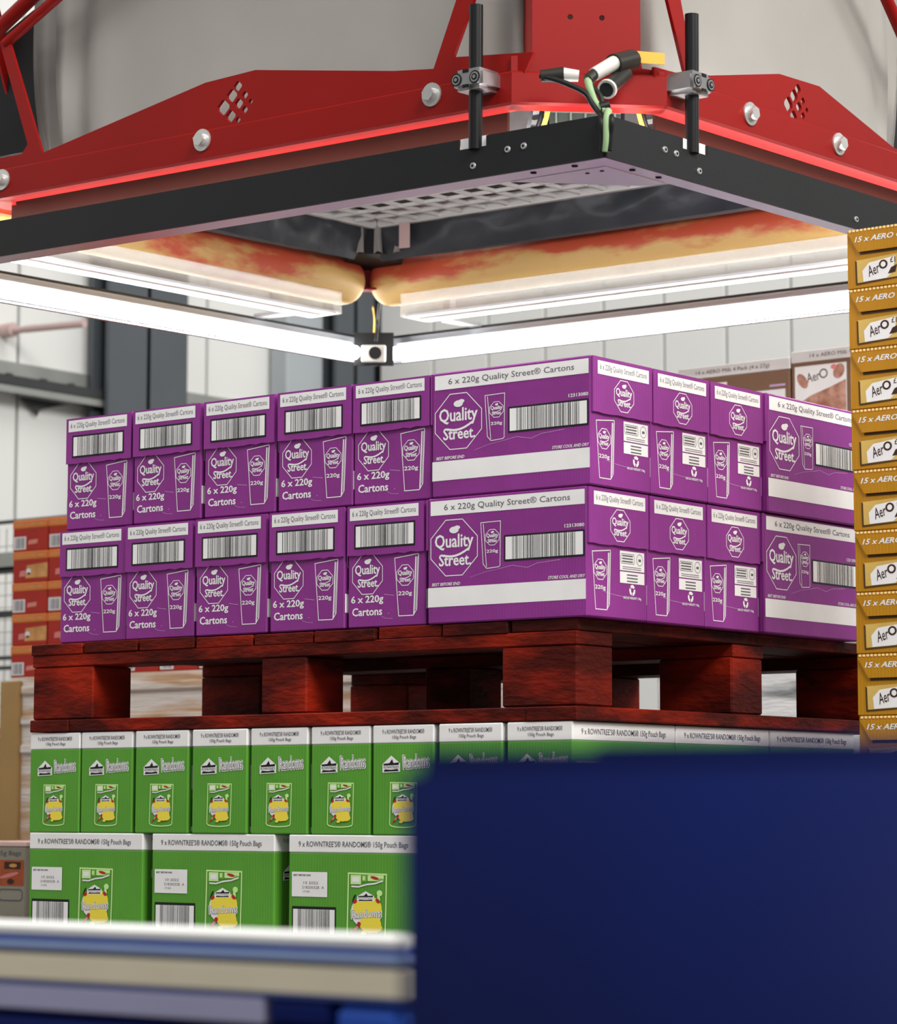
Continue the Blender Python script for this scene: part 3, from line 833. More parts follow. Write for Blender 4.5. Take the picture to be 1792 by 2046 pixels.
# brown cartons behind the purple stack
r = None
BX = [(-1.0925, -0.789, 0.724 + 0.008, 'wide brown carton with white top band behind the purple cartons'), (-0.785, -0.50, 0.742, 'brown carton with chocolate bubble picture beside the gold column')]
for k, (x0, x1, zt, lb) in enumerate(BX):
    z0 = 0.5005
    r = empty('brown_carton', (x0, 1.9, z0))
    w, h = x1 - x0, zt - z0
    MB().box(0, w, 0, 0.24, 0, h - 0.0275, BROWNB, 0.003).build('carton_body', r)
    tb = MB().box(-0.0005, w + 0.0005, -0.0005, 0.2405, h - 0.028, h, WHITE, 0.002).build('top_band', r)
    p = Print((0, -0.0005, 0), (1, 0, 0), (0, 0, 1))
    if k == 0:
        p.text('14 x AERO Milk 4 Pack (4 x 27g)', 0.150, h - 0.0155, 0.20, 0.012, GREYINK, 1)
        p.build('title_text', tb)
        p = Print((0, 0, 0), (1, 0, 0), (0, 0, 1)); p.rect(0.165, 0.292, h - 0.12, h - 0.072, WHITE, 1); p.build('label', r)
        p = Print((0, 0, 0), (1, 0, 0), (0, 0, 1)); p.rect(0.25, 0.292, h - 0.065, h - 0.06, SCUFF, 1); p.rect(0.08, 0.135, h - 0.13, h - 0.042, WHITE, 1); p.disc(0.115, h - 0.07, 0.014, 0.018, PINK, 2); p.build('picture_print', r)
    else:
        p.text('14 x AERO Milk 4 Pack (4 x 27g)', 0.150, h - 0.0145, 0.20, 0.012, GREYINK, 1)
        p.build('title_text', tb)
        p = Print((0, 0, 0), (1, 0, 0), (0, 0, 1))
        p.rect(0.010, 0.145, h - 0.16, h - 0.036, WHITE, 1)
        p.text('Aer', 0.058, h - 0.062, 0.034, 0.022, DKBROWN, 2, bold=.005, rot=.15).loop([(0.085 + .011 * math.cos(t * PI / 7), h - 0.057 + .011 * math.sin(t * PI / 7)) for t in range(14)], 0.003, DKBROWN, 2)
        MILK = mat('milk_brown_print', (150, 96, 76), 0.6, rgb2=(206, 160, 140), vscale=40)
        p.poly([(0.012, h - .16), (0.143, h - .16), (0.143, h - .075), (0.10, h - .09), (0.05, h - .105), (0.012, h - .125)], MILK, 2)
        p.disc(0.03, h - 0.07, 0.011, 0.02, MILK, 2, rot=.6).disc(0.125, h - 0.055, 0.014, 0.018, MILK, 2, rot=-.5).disc(0.112, h - 0.044, 0.008, 0.006, PINK, 3)
        p.build('picture_print', r)
    tag(r, lb, 'carton')

# ------------------------------------------------------------------ foreground, far out of focus
BLUE = mat('blue_plastic', (4, 22, 84), 0.55, var=0.12, vscale=5, spec=0.12)
r = empty('blue_crate', (1.878, -2.778, FLOOR))
h = -0.2815 - FLOOR
def rounded(x0, x1, y0, y1, z0, z1, rad, mt, seg=4):
    bm = bmesh.new(); bmesh.ops.create_cube(bm, size=1)
    for v in bm.verts:
        v.co = Vector(((x0 + x1) / 2 + v.co.x * (x1 - x0), (y0 + y1) / 2 + v.co.y * (y1 - y0), (z0 + z1) / 2 + v.co.z * (z1 - z0)))
    bmesh.ops.bevel(bm, geom=bm.edges[:], offset=rad, segments=seg, affect='EDGES')
    mb = MB(); mb.bm(bm, mt, True); return mb
rounded(0, 0.46, 0.0, 0.30, 0.02, h, 0.008, BLUE).build('crate_body', r)
rounded(0.06, 0.44, 0.03, 0.27, h - 0.012, h + 0.0025, 0.005, BLUE).build('lid', r)
rounded(0.08, 0.20, -0.004, 0.002, h * .55, h * .62, 0.0015, BLUE, 2).build('grip_rib', r)
MB().box(0.02, 0.44, 0.02, 0.28, 0.0, 0.0205, BLUE).build('foot', r)
tag(r, 'dark blue plastic crate close to the camera, out of focus at lower right', 'crate')
BR = -2.0943
def board(name, z0, z1, rgb, label, x1=1.328, d=0.06, rough=.5):
    mb = MB().box(0.55, x1, BR, BR + d, z0, z1 - 0.0002, mat(name + '_paint', rgb, rough, var=.05), 0.0012)
    o = mb.build(name)
    tag(o, label, 'board', 'stacked boards in the foreground')
board('white_board', -0.3930, -0.3862, (236, 236, 232), 'white board on top of the blurred stack at the lower left')
board('blue_board', -0.3975, -0.3930, (58, 88, 166), 'thin mid blue board under the white one in the blurred stack')
board('pale_blue_board', -0.4035, -0.3975, (150, 170, 214), 'pale blue board in the blurred stack at the lower left', 1.331)
board('gap_shade_sheet', -0.4070, -0.4035, (70, 74, 88), 'thin dark grey sheet as the shaded gap above the cream board in the blurred stack')  # dark strip painted for the shaded gap between two boards
board('cream_board', -0.4265, -0.4070, (222, 212, 186), 'thick cream board in the blurred stack at the lower left', 1.332)
board('navy_board', -0.4300, -0.4265, (44, 66, 132), 'thin navy sheet under the cream board in the blurred stack')
board('lilac_board', -0.4480, -0.4300, (162, 160, 190), 'pale lilac board at the bottom of the blurred stack', 1.205)
r = empty('blue_stand', (0.55, BR, FLOOR))
h = -0.4480 - FLOOR
MB().box(0, 0.715, 0, 0.10, 0.05, h - 0.0002, BLUE, 0.01).build('body', r)
MB().box(0.715, 0.775, 0.0, 0.10, 0.05, h + 0.0175, mat('bright_blue_plastic', (34, 78, 176), 0.45), 0.008).build('end_block', r)
for xx in (0.02, 0.34, 0.66):
    MB().box(xx, xx + 0.1, 0.0, 0.10, 0, 0.05, BLUE).build('foot', r)
MB().box(0.658, 0.7145, 0.0, 0.10, h, h + 0.0175, BLUE, 0.004).build('spacer', r)
tag(r, 'blue plastic stand carrying the blurred stack of boards', 'stand')

# ------------------------------------------------------------------ the layer gripper hanging above the stack
# local frame: origin at the near lower corner of the black light frame, x runs left (negative), y runs back, z up
gr = empty('layer_gripper', (0.12, -0.1278, 0.6853), (0.0114, 0.014, -0.02))
tag(gr, 'red framed layer gripper with black light frame hanging above the purple cartons', 'gripper')
RX, RY = 1.765, 1.50          # size of the light frame

# black light frame: four channel sides, flange underneath
lf = empty('light_frame', parent=gr)
T = 0.004
def side_plate(name, x0, x1, y0, y1, notch=None):
    mb = MB()
    mb.box(x0, x1, y0, y1, 0.0, 0.0655, BLACKM)
    return mb.build(name, lf)
# near left side with a notch for the rod bracket
def notched(axis, a, b, n0, n1, t0, t1, name):
    z1, zn = 0.0655, 0.049
    pts = [(a, 0), (b, 0), (b, z1), (n1, z1), (n1, zn), (n0, zn), (n0, z1), (a, z1)]
    # split into three convex pieces
    mb = MB()
    for q in ([(a, 0), (n0, 0), (n0, z1), (a, z1)], [(n0, 0), (n1, 0), (n1, zn), (n0, zn)], [(n1, 0), (b, 0), (b, z1), (n1, z1)]):
        mb.prism(q, t0, t1, axis, BLACKM)
    return mb.build(name, lf)
notched('y', -RX, 0.0, -0.288, -0.232, 0.0, T, 'side_plate')
notched('x', 0.0, RY, 0.206, 0.275, -T, 0.0, 'side_plate')
side_plate('side_plate', -RX, -RX + T, T, RY)
side_plate('side_plate', -RX + T, -T, RY - T, RY)
FWD = 0.052
MB().box(-RX + T, -T, T, FWD, -0.0005, 0.002, FLANGE).build('bottom_flange', lf)
MB().box(-0.038, -T, FWD, RY - T, -0.0005, 0.002, FLANGE).build('bottom_flange', lf)
MB().box(-RX + T, -RX + 0.018, FWD, RY - 0.018, -0.0005, 0.002, FLANGE).build('bottom_flange', lf)
MB().box(-RX + T, -0.038, RY - 0.018, RY - T, -0.0005, 0.002, FLANGE).build('bottom_flange', lf)
MB().prism([(-0.225, FWD), (-0.038, FWD), (-0.038, 0.21), (-0.075, 0.21)], -0.0012, 0.0015, 'z', FLANGE).build('corner_gusset', lf)
HOLE = mat('dark_hole', (10, 10, 12), 0.8)
for x, yv in ((-0.155, 0.022), (-0.075, 0.022), (-0.022, 0.10), (-0.022, 0.17), (-0.09, 0.075), (-0.062, 0.075)):
    MB().tube((x, yv, -0.0018), (x, yv, -0.0004), 0.005 if yv != 0.075 else 0.0035, HOLE, 12).build('hole', lf)
# far inner faces of the black frame, tube light painted in as pale grey
INNER = mat('tube_lit_inner_face', (168, 174, 180), 0.5)
MB().box(-RX + T, -RX + T + 0.003, 0.06, RY - 0.03, 0.003, 0.059, INNER).build('lit_inner_face', lf)
MB().box(-RX + 0.03, -0.045, RY - T - 0.003, RY - T, 0.003, 0.059, INNER).build('lit_inner_face', lf)
# lamps along the inside
LAMPH = mat('lamp_profile', (170, 174, 178), 0.4, metal=0.4)
def lamp(a, b, off, tm=None):
    h = MB(); a, b, off = Vector(a), Vector(b), Vector(off)
    c = (a + b) / 2 + off * 0.9
    d = b - a
    if abs(d.x) > abs(d.y):
        h.box(min(a.x, b.x), max(a.x, b.x), c.y - 0.008, c.y + 0.008, a.z - 0.012, a.z + 0.024, LAMPH)
    else:
        h.box(c.x - 0.008, c.x + 0.008, min(a.y, b.y), max(a.y, b.y), a.z - 0.012, a.z + 0.024, LAMPH)
    hp = h.build('lamp_profile', lf)
    MB().tube(a, b, 0.0155, tm or TUBE, 16).build('lamp_tube', hp)
    return hp
lamp((-RX + 0.036, 0.10, 0.018), (-RX + 0.036, RY - 0.105, 0.018), (-0.018, 0, 0))
lamp((-RX + 0.095, RY - 0.036, 0.018), (-0.10, RY - 0.036, 0.018), (0, 0.018, 0))
lamp((-RX + 0.25, 0.074, 0.036), (-0.13, 0.074, 0.036), (0, -0.018, 0), TUBE2)
lamp((-0.060, 0.13, 0.036), (-0.060, RY - 0.25, 0.036), (0.018, 0, 0), TUBE2)
# corner sensor: pale plate with a black lens
sx, sy = -RX + 0.075, RY - 0.085
ca = math.atan2(-(1.0), 1.0)
sn = empty('corner_sensor', (sx, sy, 0.014), (0, 0, -PI / 4 + PI / 2 - 0.1), lf)
MB().box(-0.028, 0.028, -0.006, 0.006, -0.02, 0.02, mat('pale_plate', (214, 214, 208), .5), 0.003).build('plate', sn)
for o in (lf,):
    pass
sn.rotation_euler = (0, 0, 0.66)
MB().tube((0.004, -0.006, 0), (0.004, -0.014, 0), 0.0145, BLACKR, 20).build('lens', sn)
MB().box(-0.045, 0.045, 0.008, 0.016, -0.026, 0.05, BLACKM).build('sensor_backplate', sn)
# screws and rivets on the near faces
def screw(x, y, z, axis):
    d = Vector((0, -1, 0)) if axis == 'y' else Vector((1, 0, 0))
    p = Vector((x, y, z))
    mb = MB().tube(p, p + d * 0.0022, 0.0056, STEEL, 12, 0.0048)
    mb.tube(p + d * 0.0022, p + d * 0.0026, 0.0024, BLACKR, 8)
    mb.build('screw', lf)
for x, z in ((-0.189, 0.037), (-0.157, 0.038), (-0.258, 0.020)):
    screw(x, 0.0, z, 'y')
for yv, z in ((0.156, 0.038), (0.187, 0.037), (0.251, 0.020), (0.727, 0.016)):
    screw(0.0, yv, z, 'x')
# white brackets in the notches
WB = mat('white_bracket', (238, 238, 236), 0.35)
MB().box(-0.2875, -0.2325, 0.0045, 0.012, 0.040, 0.067, WB).box(-0.2875, -0.2325, 0.0045, 0.045, 0.0475, 0.0495, WB).build('rod_bracket', lf)
MB().box(-0.012, -0.0045, 0.2065, 0.2745, 0.040, 0.067, WB).box(-0.045, -0.0045, 0.2065, 0.2745, 0.0475, 0.0495, WB).build('rod_bracket', lf)

# hanging rods and clamps
def rod(x, y, z0, z1, axis):
    r = empty('hanging_rod', parent=gr)
    MB().tube((x, y, z0), (x, y, z1), 0.0112, BLACKR, 18).build('rod', r)
    cl = empty('clamp', parent=r)
    s = MB(); d = MB()
    zc = 0.156
    if axis == 'y':
        bm = bmesh.new(); bmesh.ops.create_cube(bm, size=1)
        for v in bm.verts: v.co = Vector((x - 0.002 + v.co.x * 0.058, y + 0.008 + v.co.y * 0.062, zc + v.co.z * 0.034))
    else:
        bm = bmesh.new(); bmesh.ops.create_cube(bm, size=1)
        for v in bm.verts: v.co = Vector((x - 0.008 + v.co.x * 0.062, y + v.co.y * 0.058, zc + v.co.z * 0.036))
    bmesh.ops.bevel(bm, geom=bm.edges[:], offset=0.007, segments=2, affect='EDGES')
    s.bm(bm, ALU); s.build('clamp_body', cl)
    for k in (-1, 0, 1):
        if axis == 'y':
            p = Vector((x - 0.002 + k * 0.0185, y - 0.0232, zc)); dd = Vector((0, -1, 0))
        else:
            p = Vector((x + 0.0232, y + k * 0.0185, zc)); dd = Vector((1, 0, 0))
        if k:
            MB().tube(p, p + dd * 0.0008, 0.0105, BLACKR, 16).tube(p + dd * 0.0008, p + dd * 0.0014, 0.0082, ALU, 16).tube(p + dd * 0.0014, p + dd * 0.002, 0.0055, BLACKR, 12).tube(p + dd * 0.002, p + dd * 0.0026, 0.003, ALU, 10).build('clamp_bore', cl)
        else:
            for zz in (-0.012, 0.012):
                q = p + Vector((0, 0, zz))
                e = Vector((0.005, 0, 0)) if axis == 'y' else Vector((0, 0.005, 0))
                MB().box(min((q - e).x, (q + e).x) - 0.0008, max((q - e).x, (q + e).x) + 0.0008, min((q - e).y, (q + e).y) - 0.0008, max((q - e).y, (q + e).y) + 0.0008, q.z - 0.0025, q.z + 0.0025, BLACKR).build('clamp_slot', cl)
    return r
rod(-0.255, -0.010 + 0.012, 0.046, 0.278, 'y')
rod(-0.002, 0.234, 0.046, 0.270, 'x')

# red frame: four channel beams with chamfered corners, hump plates with cut-outs, struts, corner columns
rf = empty('red_frame', parent=gr)
X0, X1, Y0, Y1 = -1.60, -0.03, 0.03, 1.36
CH = 0.175
ZB, ZC = 0.117, 0.171
def beam(p, q, inn):
    """channel: upright web from ZB to ZC and a flange reaching inward at the bottom"""
    p, q, inn = Vector(p), Vector(q), Vector(inn)
    def at(b, d, z): return Vector((b.x + inn.x * d, b.y + inn.y * d, z))
    prof = [(0.0, ZB + 0.004), (0.004, ZB), (0.042, ZB), (0.042, ZB + 0.004), (0.007, ZB + 0.006), (0.006, ZC), (0.003, ZC), (0.0, ZC - 0.003)]
    n = len(prof)
    v = [at(p, d, z) for d, z in prof] + [at(q, d, z) for d, z in prof]
    f = [[i, (i + 1) % n, n + (i + 1) % n, n + i] for i in range(n)] + [list(range(n))[::-1], list(range(n, 2 * n))]
    MB().poly(v, f, REDPAINT).build('beam', rf)
S2 = math.sqrt(0.5)
beam((X0 + CH, Y0, 0), (X1 - CH, Y0, 0), (0, 1, 0))
beam((X1, Y0 + CH, 0), (X1, Y1 - CH, 0), (-1, 0, 0))
beam((X1 - CH, Y1, 0), (X0 + CH, Y1, 0), (0, -1, 0))
beam((X0, Y1 - CH, 0), (X0, Y0 + CH, 0), (1, 0, 0))
beam((X1 - CH, Y0, 0), (X1, Y0 + CH, 0), (-S2, S2, 0))
beam((X1, Y1 - CH, 0), (X1 - CH, Y1, 0), (-S2, -S2, 0))
beam((X0 + CH, Y1, 0), (X0, Y1 - CH, 0), (S2, -S2, 0))
beam((X0, Y0 + CH, 0), (X0 + CH, Y0, 0), (S2, S2, 0))

def plate2d(name, outline, holes, thick, M4, mt, parent):
    c = bpy.data.curves.new(name, 'CURVE')
    c.dimensions = '2D'; c.fill_mode = 'BOTH'; c.extrude = thick / 2
    for pts in [outline] + holes:
        s = c.splines.new('POLY'); s.points.add(len(pts) - 1)
        for p, q in zip(s.points, pts): p.co = (q[0], q[1], 0, 1)
        s.use_cyclic_u = True
    o = bpy.data.objects.new(name, c)
    me = bpy.data.meshes.new_from_object(o)
    bpy.data.objects.remove(o); bpy.data.curves.remove(c)
    me.transform(M4); me.materials.clear(); me.materials.append(mt)
    for p in me.polygons: p.material_index = 0; p.use_smooth = False
    me.update()
    return link(name, me, parent)
def rsq(cx, cz, w, h):
    """rounded lozenge cut-out"""
    out = []
    for k in range(4):
        a = k * PI / 2
        for t in (-0.2, 0.2):
            out.append((cx + w * math.cos(a + t) * 0.5, cz + h * math.sin(a + t) * 0.5))
    return out
def grid_holes(cx, cz, flip=1, k=1.0):
    # nine lozenges in a diamond, shrinking towards one side
    hs = []
    for px, py, s in ((1300, 640, 66), (1350, 570, 56), (1385, 515, 44), (1345, 692, 52), (1392, 618, 44), (1428, 568, 32), (1388, 716, 28), (1428, 655, 32), (1462, 607, 22)):
        dx = (px - 1373) / 2.987; dy = (py - 612) / 2.987
        u = dx * 0.00119 * flip * k
        v = (-dy - 0.18 * dx) * 0.00088
        hs.append(rsq(cx + u, cz + v, s / 2.987 * 0.00110 * k * 1.22, s / 2.987 * 0.00088 * 1.40))
    return hs
# plate axes: (u, z) -> x = u, y const
def MX(yc): return Matrix(((1, 0, 0, 0), (0, 0, -1, yc), (0, 1, 0, 0), (0, 0, 0, 1)))
def MY(xc): return Matrix(((0, 0, 1, xc), (1, 0, 0, 0), (0, 1, 0, 0), (0, 0, 0, 1)))
humpL = [(-1.335, ZC - 0.004), (-0.190, ZC - 0.004), (-0.172, 0.198), (-0.330, 0.2145), (-0.334, 0.217), (-0.293, 0.302), (-0.10, 0.705), (-0.135, 0.72), (-0.329, 0.309), (-0.376, 0.2025), (-0.46, 0.212), (-0.772, 0.262), (-0.891, 0.258), (-1.305, 0.190), (-1.400, 0.412), (-1.428, 0.418), (-1.345, 0.212), (-1.36, 0.196), (-1.45, 0.196), (-1.45, ZC - 0.004)]
plate2d('hump_plate', humpL, grid_holes(-0.818, 0.212, 1), 0.006, MX(Y0 + 0.016), REDPAINT, rf)
plate2d('hump_plate', humpL, [], 0.006, Matrix.Translation((0, Y1 - Y0 - 0.032, 0)) @ MX(Y0 + 0.016), REDPAINT, rf)
humpR = [(0.19, ZC - 0.004), (1.20, ZC - 0.004), (1.20, 0.18), (0.93, 0.182), (0.681, 0.246), (0.554, 0.243), (0.329, 0.196), (0.301, 0.193), (0.263, 0.307), (0.10, 0.74), (0.065, 0.735), (0.227, 0.299), (0.277, 0.186), (0.19, 0.183)]
plate2d('hump_plate', humpR, grid_holes(0.608, 0.200, 1, 0.9), 0.006, MY(X1 - 0.016), REDPAINT, rf)
plate2d('hump_plate', humpR, [], 0.006, Matrix.Translation((X0 - X1 + 0.032, 0, 0)) @ MY(X1 - 0.016), REDPAINT, rf)
# corner column of the near chamfer
A = Vector((X1 - CH, Y0, 0)); B = Vector((X1, Y0 + CH, 0))
ud = (B - A).normalized(); nn = Vector((S2, -S2, 0))
Lc = (B - A).length
Mc = Matrix(((ud.x, 0, nn.x, A.x - nn.x * 0.012), (ud.y, 0, nn.y, A.y - nn.y * 0.012), (0, 1, 0, 0), (0, 0, 0, 1)))
hl = lambda cx, cz: [(cx + 0.0045 * math.cos(t * PI / 5), cz + 0.0045 * math.sin(t * PI / 5)) for t in range(10)]
plate2d('corner_column', [(0.0, ZC - 0.004), (Lc, ZC - 0.004), (Lc * .99, 0.178), (Lc * .845, 0.182), (Lc * .835, 0.20), (Lc * .825, 0.75), (Lc * .135, 0.75), (Lc * .135, 0.206), (Lc * .08, 0.198), (0.0, 0.196)], [hl(Lc * .38, 0.262), hl(Lc * .585, 0.262)], 0.008, Mc, REDPAINT, rf)
side = MB()
for t in (0.135, 0.805):
    p0 = A + ud * (Lc * t) - nn * 0.016; p1 = p0 - nn * 0.10; e = ud * (Lc * 0.02)
    side.poly([p0 + Vector((0, 0, .2)), p0 + e + Vector((0, 0, .2)), p1 + e + Vector((0, 0, .2)), p1 + Vector((0, 0, .2)), p0 + Vector((0, 0, .75)), p0 + e + Vector((0, 0, .75)), p1 + e + Vector((0, 0, .75)), p1 + Vector((0, 0, .75))],
              [(3, 2, 1, 0), (4, 5, 6, 7), (0, 1, 5, 4), (1, 2, 6, 5), (2, 3, 7, 6), (3, 0, 4, 7)], REDPAINT)
side.build('column_cheek', rf)
# upper members above the left end and at the right end
MB().tube((-1.415, 0.046, 0.412), (-0.710, 0.046, 0.730), 0.010, REDPAINT, 8).build('strut', rf)
MB().tube((-1.585, 0.046, 0.3675), (-0.860, 0.046, 0.730), 0.014, REDPAINT, 8).build('strut', rf)
MB().tube((-1.54, 0.110, 0.165), (-1.585, 0.046, 0.372), 0.014, REDPAINT, 8).build('strut', rf)
MB().tube((-0.046, 0.620, 0.745), (-0.046, 1.19, 0.175), 0.012, REDPAINT, 8).build('strut', rf)
# upper ring carrying the struts
for a, b in (((-1.45, 0.046, 0.73), (-0.10, 0.046, 0.73)), ((-0.046, 0.06, 0.745), (-0.046, 1.3, 0.745))):
    MB().tube(a, b, 0.018, REDPAINT, 8).build('upper_rail', rf)
# big washered bolts
def bolt(p, axis):
    d = Vector((0, -1, 0)) if axis == 'y' else Vector((1, 0, 0))
    p = Vector(p)
    b = empty('bolt', parent=rf)
    MB().tube(p, p + d * 0.003, 0.0195, STEEL, 20).build('washer', b)
    MB().tube(p + d * 0.003, p + d * 0.013, 0.0128, STEEL, 6, 0.0118).build('hex_head', b)
for x, z in ((-1.397, 0.150), (-0.883, 0.153), (-0.368, 0.156)):
    bolt((x, Y0, z), 'y')
for yv, z in ((0.443, 0.152), (0.720, 0.150)):
    bolt((X1, yv, z), 'x')
# brown covers behind the near beams, down behind the light frame
MB().box(-1.44, -0.262, 0.092, 0.098, 0.082, ZB + 0.012, MAROON).build('grip_cover', gr)
MB().box(-0.098, -0.092, 0.262, 1.20, 0.082, ZB + 0.012, MAROON).build('grip_cover', gr)

# ceiling grille of crossed slats
gg = empty('ceiling_grille', parent=gr)
GX0, GX1, GY0, GY1, GZ = -1.40, -0.36, 0.36, 1.076, 0.222
P_ = 0.0612
sx_ = MB().box(0, GX1 - GX0, -0.0032, 0.0032, 0.0, 0.007, GRILLE).mesh('slat')
sy_ = MB().box(-0.0032, 0.0032, 0, GY1 - GY0, 0.0, 0.007, GRILLE).mesh('slat')
k = 0
while GY1 - k * P_ > GY0:
    o = link('slat', sx_, gg); o.location = (GX0, GY1 - k * P_, GZ); k += 1
k = 0
while GX0 + k * P_ < GX1:
    o = link('slat', sy_, gg); o.location = (GX0 + k * P_, GY0, GZ); k += 1
MB().box(GX0 - 0.012, GX1, GY1 - 0.001, GY1 + 0.012, GZ - 0.003, GZ + 0.03, GRILLE).build('rim', gg)
MB().box(GX0 - 0.012, GX0 + 0.001, GY0, GY1, GZ - 0.003, GZ + 0.03, GRILLE).build('rim', gg)
MB().box(GX0 - 0.01, GX1, GY0, GY1 + 0.01, GZ + 0.034, GZ + 0.038, mat('grey_back', (96, 98, 95), .7)).build('grille_back', gg)

# black foil curtains from the grille edge down to the grip rolls
def curtain(a0, a1, b0, b1, out, nu=70, nv=10, amp=0.012, seed=1):
    """ruled sheet between edge a0-a1 (top) and b0-b1 (bottom) with bulges and puckers towards the lower edge"""
    a0, a1, b0, b1, out = map(Vector, (a0, a1, b0, b1, out))
    v = []
    for j in range(nv + 1):
        t = j / nv
        for i in range(nu + 1):
            s = i / nu
            p = (a0.lerp(a1, s)).lerp(b0.lerp(b1, s), t)
            w = noise.noise(Vector((s * 9 + seed, t * 1.5, seed))) * amp + noise.noise(Vector((s * 30 + seed, t * 3, 2 * seed))) * amp * 0.45 * (0.3 + t)
            bulge = math.sin(PI * t) * 0.008
            v.append(p + out * (w * math.sin(PI * min(1, 0.15 + t)) + bulge))
    f = [[j * (nu + 1) + i, j * (nu + 1) + i + 1, (j + 1) * (nu + 1) + i + 1, (j + 1) * (nu + 1) + i] for j in range(nv) for i in range(nu)]
    return MB().poly(v, f, FOIL, True).build('foil_curtain', gr)
curtain((GX0 - 0.016, 0.16, GZ + 0.02), (GX0 - 0.016, GY1 + 0.0, GZ + 0.02), (-1.435, 0.16, 0.156), (-1.435, 1.055, 0.152), (1, 0, -0.1), seed=3, amp=0.016)
curtain((GX0 + 0.0, GY1 + 0.016, GZ + 0.02), (-0.30, GY1 + 0.016, GZ + 0.02), (-1.405, 1.110, 0.152), (-0.30, 1.110, 0.156), (0, -1, -0.1), seed=8, amp=0.016)
MB().prism([(GX0 - 0.03, GY1 - 0.02), (GX0 + 0.02, GY1 + 0.03), (-1.50, 1.33), (-1.62, 1.20)], 0.165, GZ + 0.035, 'z', DARKBAG).build('corner_filler', gr)
# pale care label stitched to the right hand curtain
Print((-1.32, GY1 - 0.008, 0.165), (1, 0, -0.05), (0, 0, 1)).rect(0, 0.03, 0.0, 0.055, mat('care_label', (206, 178, 172), .6), 1).build('care_label', gr)

# grip rolls, worn yellow and red rubber
ROLL = bpy.data.materials.new('worn_roll_rubber')
ROLL.use_nodes = True
nt = ROLL.node_tree
bs = nt.nodes['Principled BSDF']; bs.inputs['Roughness'].default_value = 0.5
tc = nt.nodes.new('ShaderNodeTexCoord'); mp_ = nt.nodes.new('ShaderNodeMapping'); mp_.inputs['Scale'].default_value = (1.6, 1.6, 5.0)
nt.links.new(tc.outputs['Object'], mp_.inputs['Vector'])
n1 = nt.nodes.new('ShaderNodeTexNoise'); n1.inputs['Scale'].default_value = 3.2; n1.inputs['Detail'].default_value = 5; n1.inputs['Roughness'].default_value = 0.55
nt.links.new(mp_.outputs['Vector'], n1.inputs['Vector'])
sp_ = nt.nodes.new('ShaderNodeSeparateXYZ'); nt.links.new(tc.outputs['Generated'], sp_.inputs[0])
# the red coat survives best along the upper middle of each roll
mr = nt.nodes.new('ShaderNodeMapRange'); mr.inputs['From Min'].default_value = 0.15; mr.inputs['From Max'].default_value = 0.75; mr.inputs['To Min'].default_value = -0.10; mr.inputs['To Max'].default_value = 0.16
nt.links.new(sp_.outputs['Z'], mr.inputs['Value'])
ad_ = nt.nodes.new('ShaderNodeMath'); ad_.operation = 'ADD'; nt.links.new(n1.outputs['Fac'], ad_.inputs[0]); nt.links.new(mr.outputs[0], ad_.inputs[1])
cr = nt.nodes.new('ShaderNodeValToRGB')
cr.color_ramp.elements[0].position = 0.47; cr.color_ramp.elements[0].color = (*lin((232, 192, 118)), 1)
cr.color_ramp.elements[1].position = 0.62; cr.color_ramp.elements[1].color = (*lin((214, 92, 62)), 1)
nt.links.new(ad_.outputs[0], cr.inputs['Fac']); nt.links.new(cr.outputs['Color'], bs.inputs['Base Color'])
def roll(p, q, rv, rh, name='grip_roll'):
    p, q = Vector(p), Vector(q)
    d = (q - p).normalized(); s = Vector((-d.y, d.x, 0)); L = (q - p).length
    seg = 24
    st = [(0.0, 0.80), (0.008, 0.92), (0.022, 0.985), (0.05, 1.0)]
    secs = st + [(L * k / 12, 1.0) for k in range(1, 12)] + [(L - a, b) for a, b in st[::-1]]
    v = []
    for a, b in secs:
        c = p + d * a
        for i in range(seg):
            t = 2 * PI * i / seg
            v.append(c + s * (rh * b * math.cos(t)) + Vector((0, 0, rv * b * math.sin(t))))
    n = len(secs)
    f = [[i * seg + j, i * seg + (j + 1) % seg, (i + 1) * seg + (j + 1) % seg, (i + 1) * seg + j] for i in range(n - 1) for j in range(seg)]
    f += [list(range(seg))[::-1], [(n - 1) * seg + j for j in range(seg)]]
    r = empty(name, parent=gr)
    MB().poly(v, f, ROLL, True).build('roll_skin', r)
    MB().tube(p - d * 0.012, q + d * 0.012, 0.012, STEEL, 12).build('axle', r)
    return r
roll((-1.56, 0.10, 0.138), (-1.56, 1.185, 0.132), 0.052, 0.055)
roll((-1.535, 1.265, 0.139), (-0.22, 1.265, 0.139), 0.053, 0.055)

# clear plastic guards under the rolls, white bars painting their highlight lines
CLEAR = bpy.data.materials.new('clear_plastic'); CLEAR.use_nodes = True
nt = CLEAR.node_tree; bs = nt.nodes['Principled BSDF']; out = nt.nodes['Material Output']
tr = nt.nodes.new('ShaderNodeBsdfTransparent'); gl_ = nt.nodes.new('ShaderNodeBsdfGlossy'); gl_.inputs['Roughness'].default_value = 0.12
df = nt.nodes.new('ShaderNodeBsdfTranslucent'); df.inputs['Color'].default_value = (0.9, 0.9, 0.88, 1)
mx = nt.nodes.new('ShaderNodeMixShader'); mx.inputs[0].default_value = 0.22
mx2 = nt.nodes.new('ShaderNodeMixShader'); mx2.inputs[0].default_value = 0.25
nt.links.new(tr.outputs[0], mx.inputs[1]); nt.links.new(gl_.outputs[0], mx.inputs[2])
nt.links.new(mx.outputs[0], mx2.inputs[1]); nt.links.new(df.outputs[0], mx2.inputs[2]); nt.links.new(mx2.outputs[0], out.inputs['Surface'])
WR = mat('white_highlight', (240, 240, 240), 0.3)
gd = empty('plastic_guard', parent=gr)
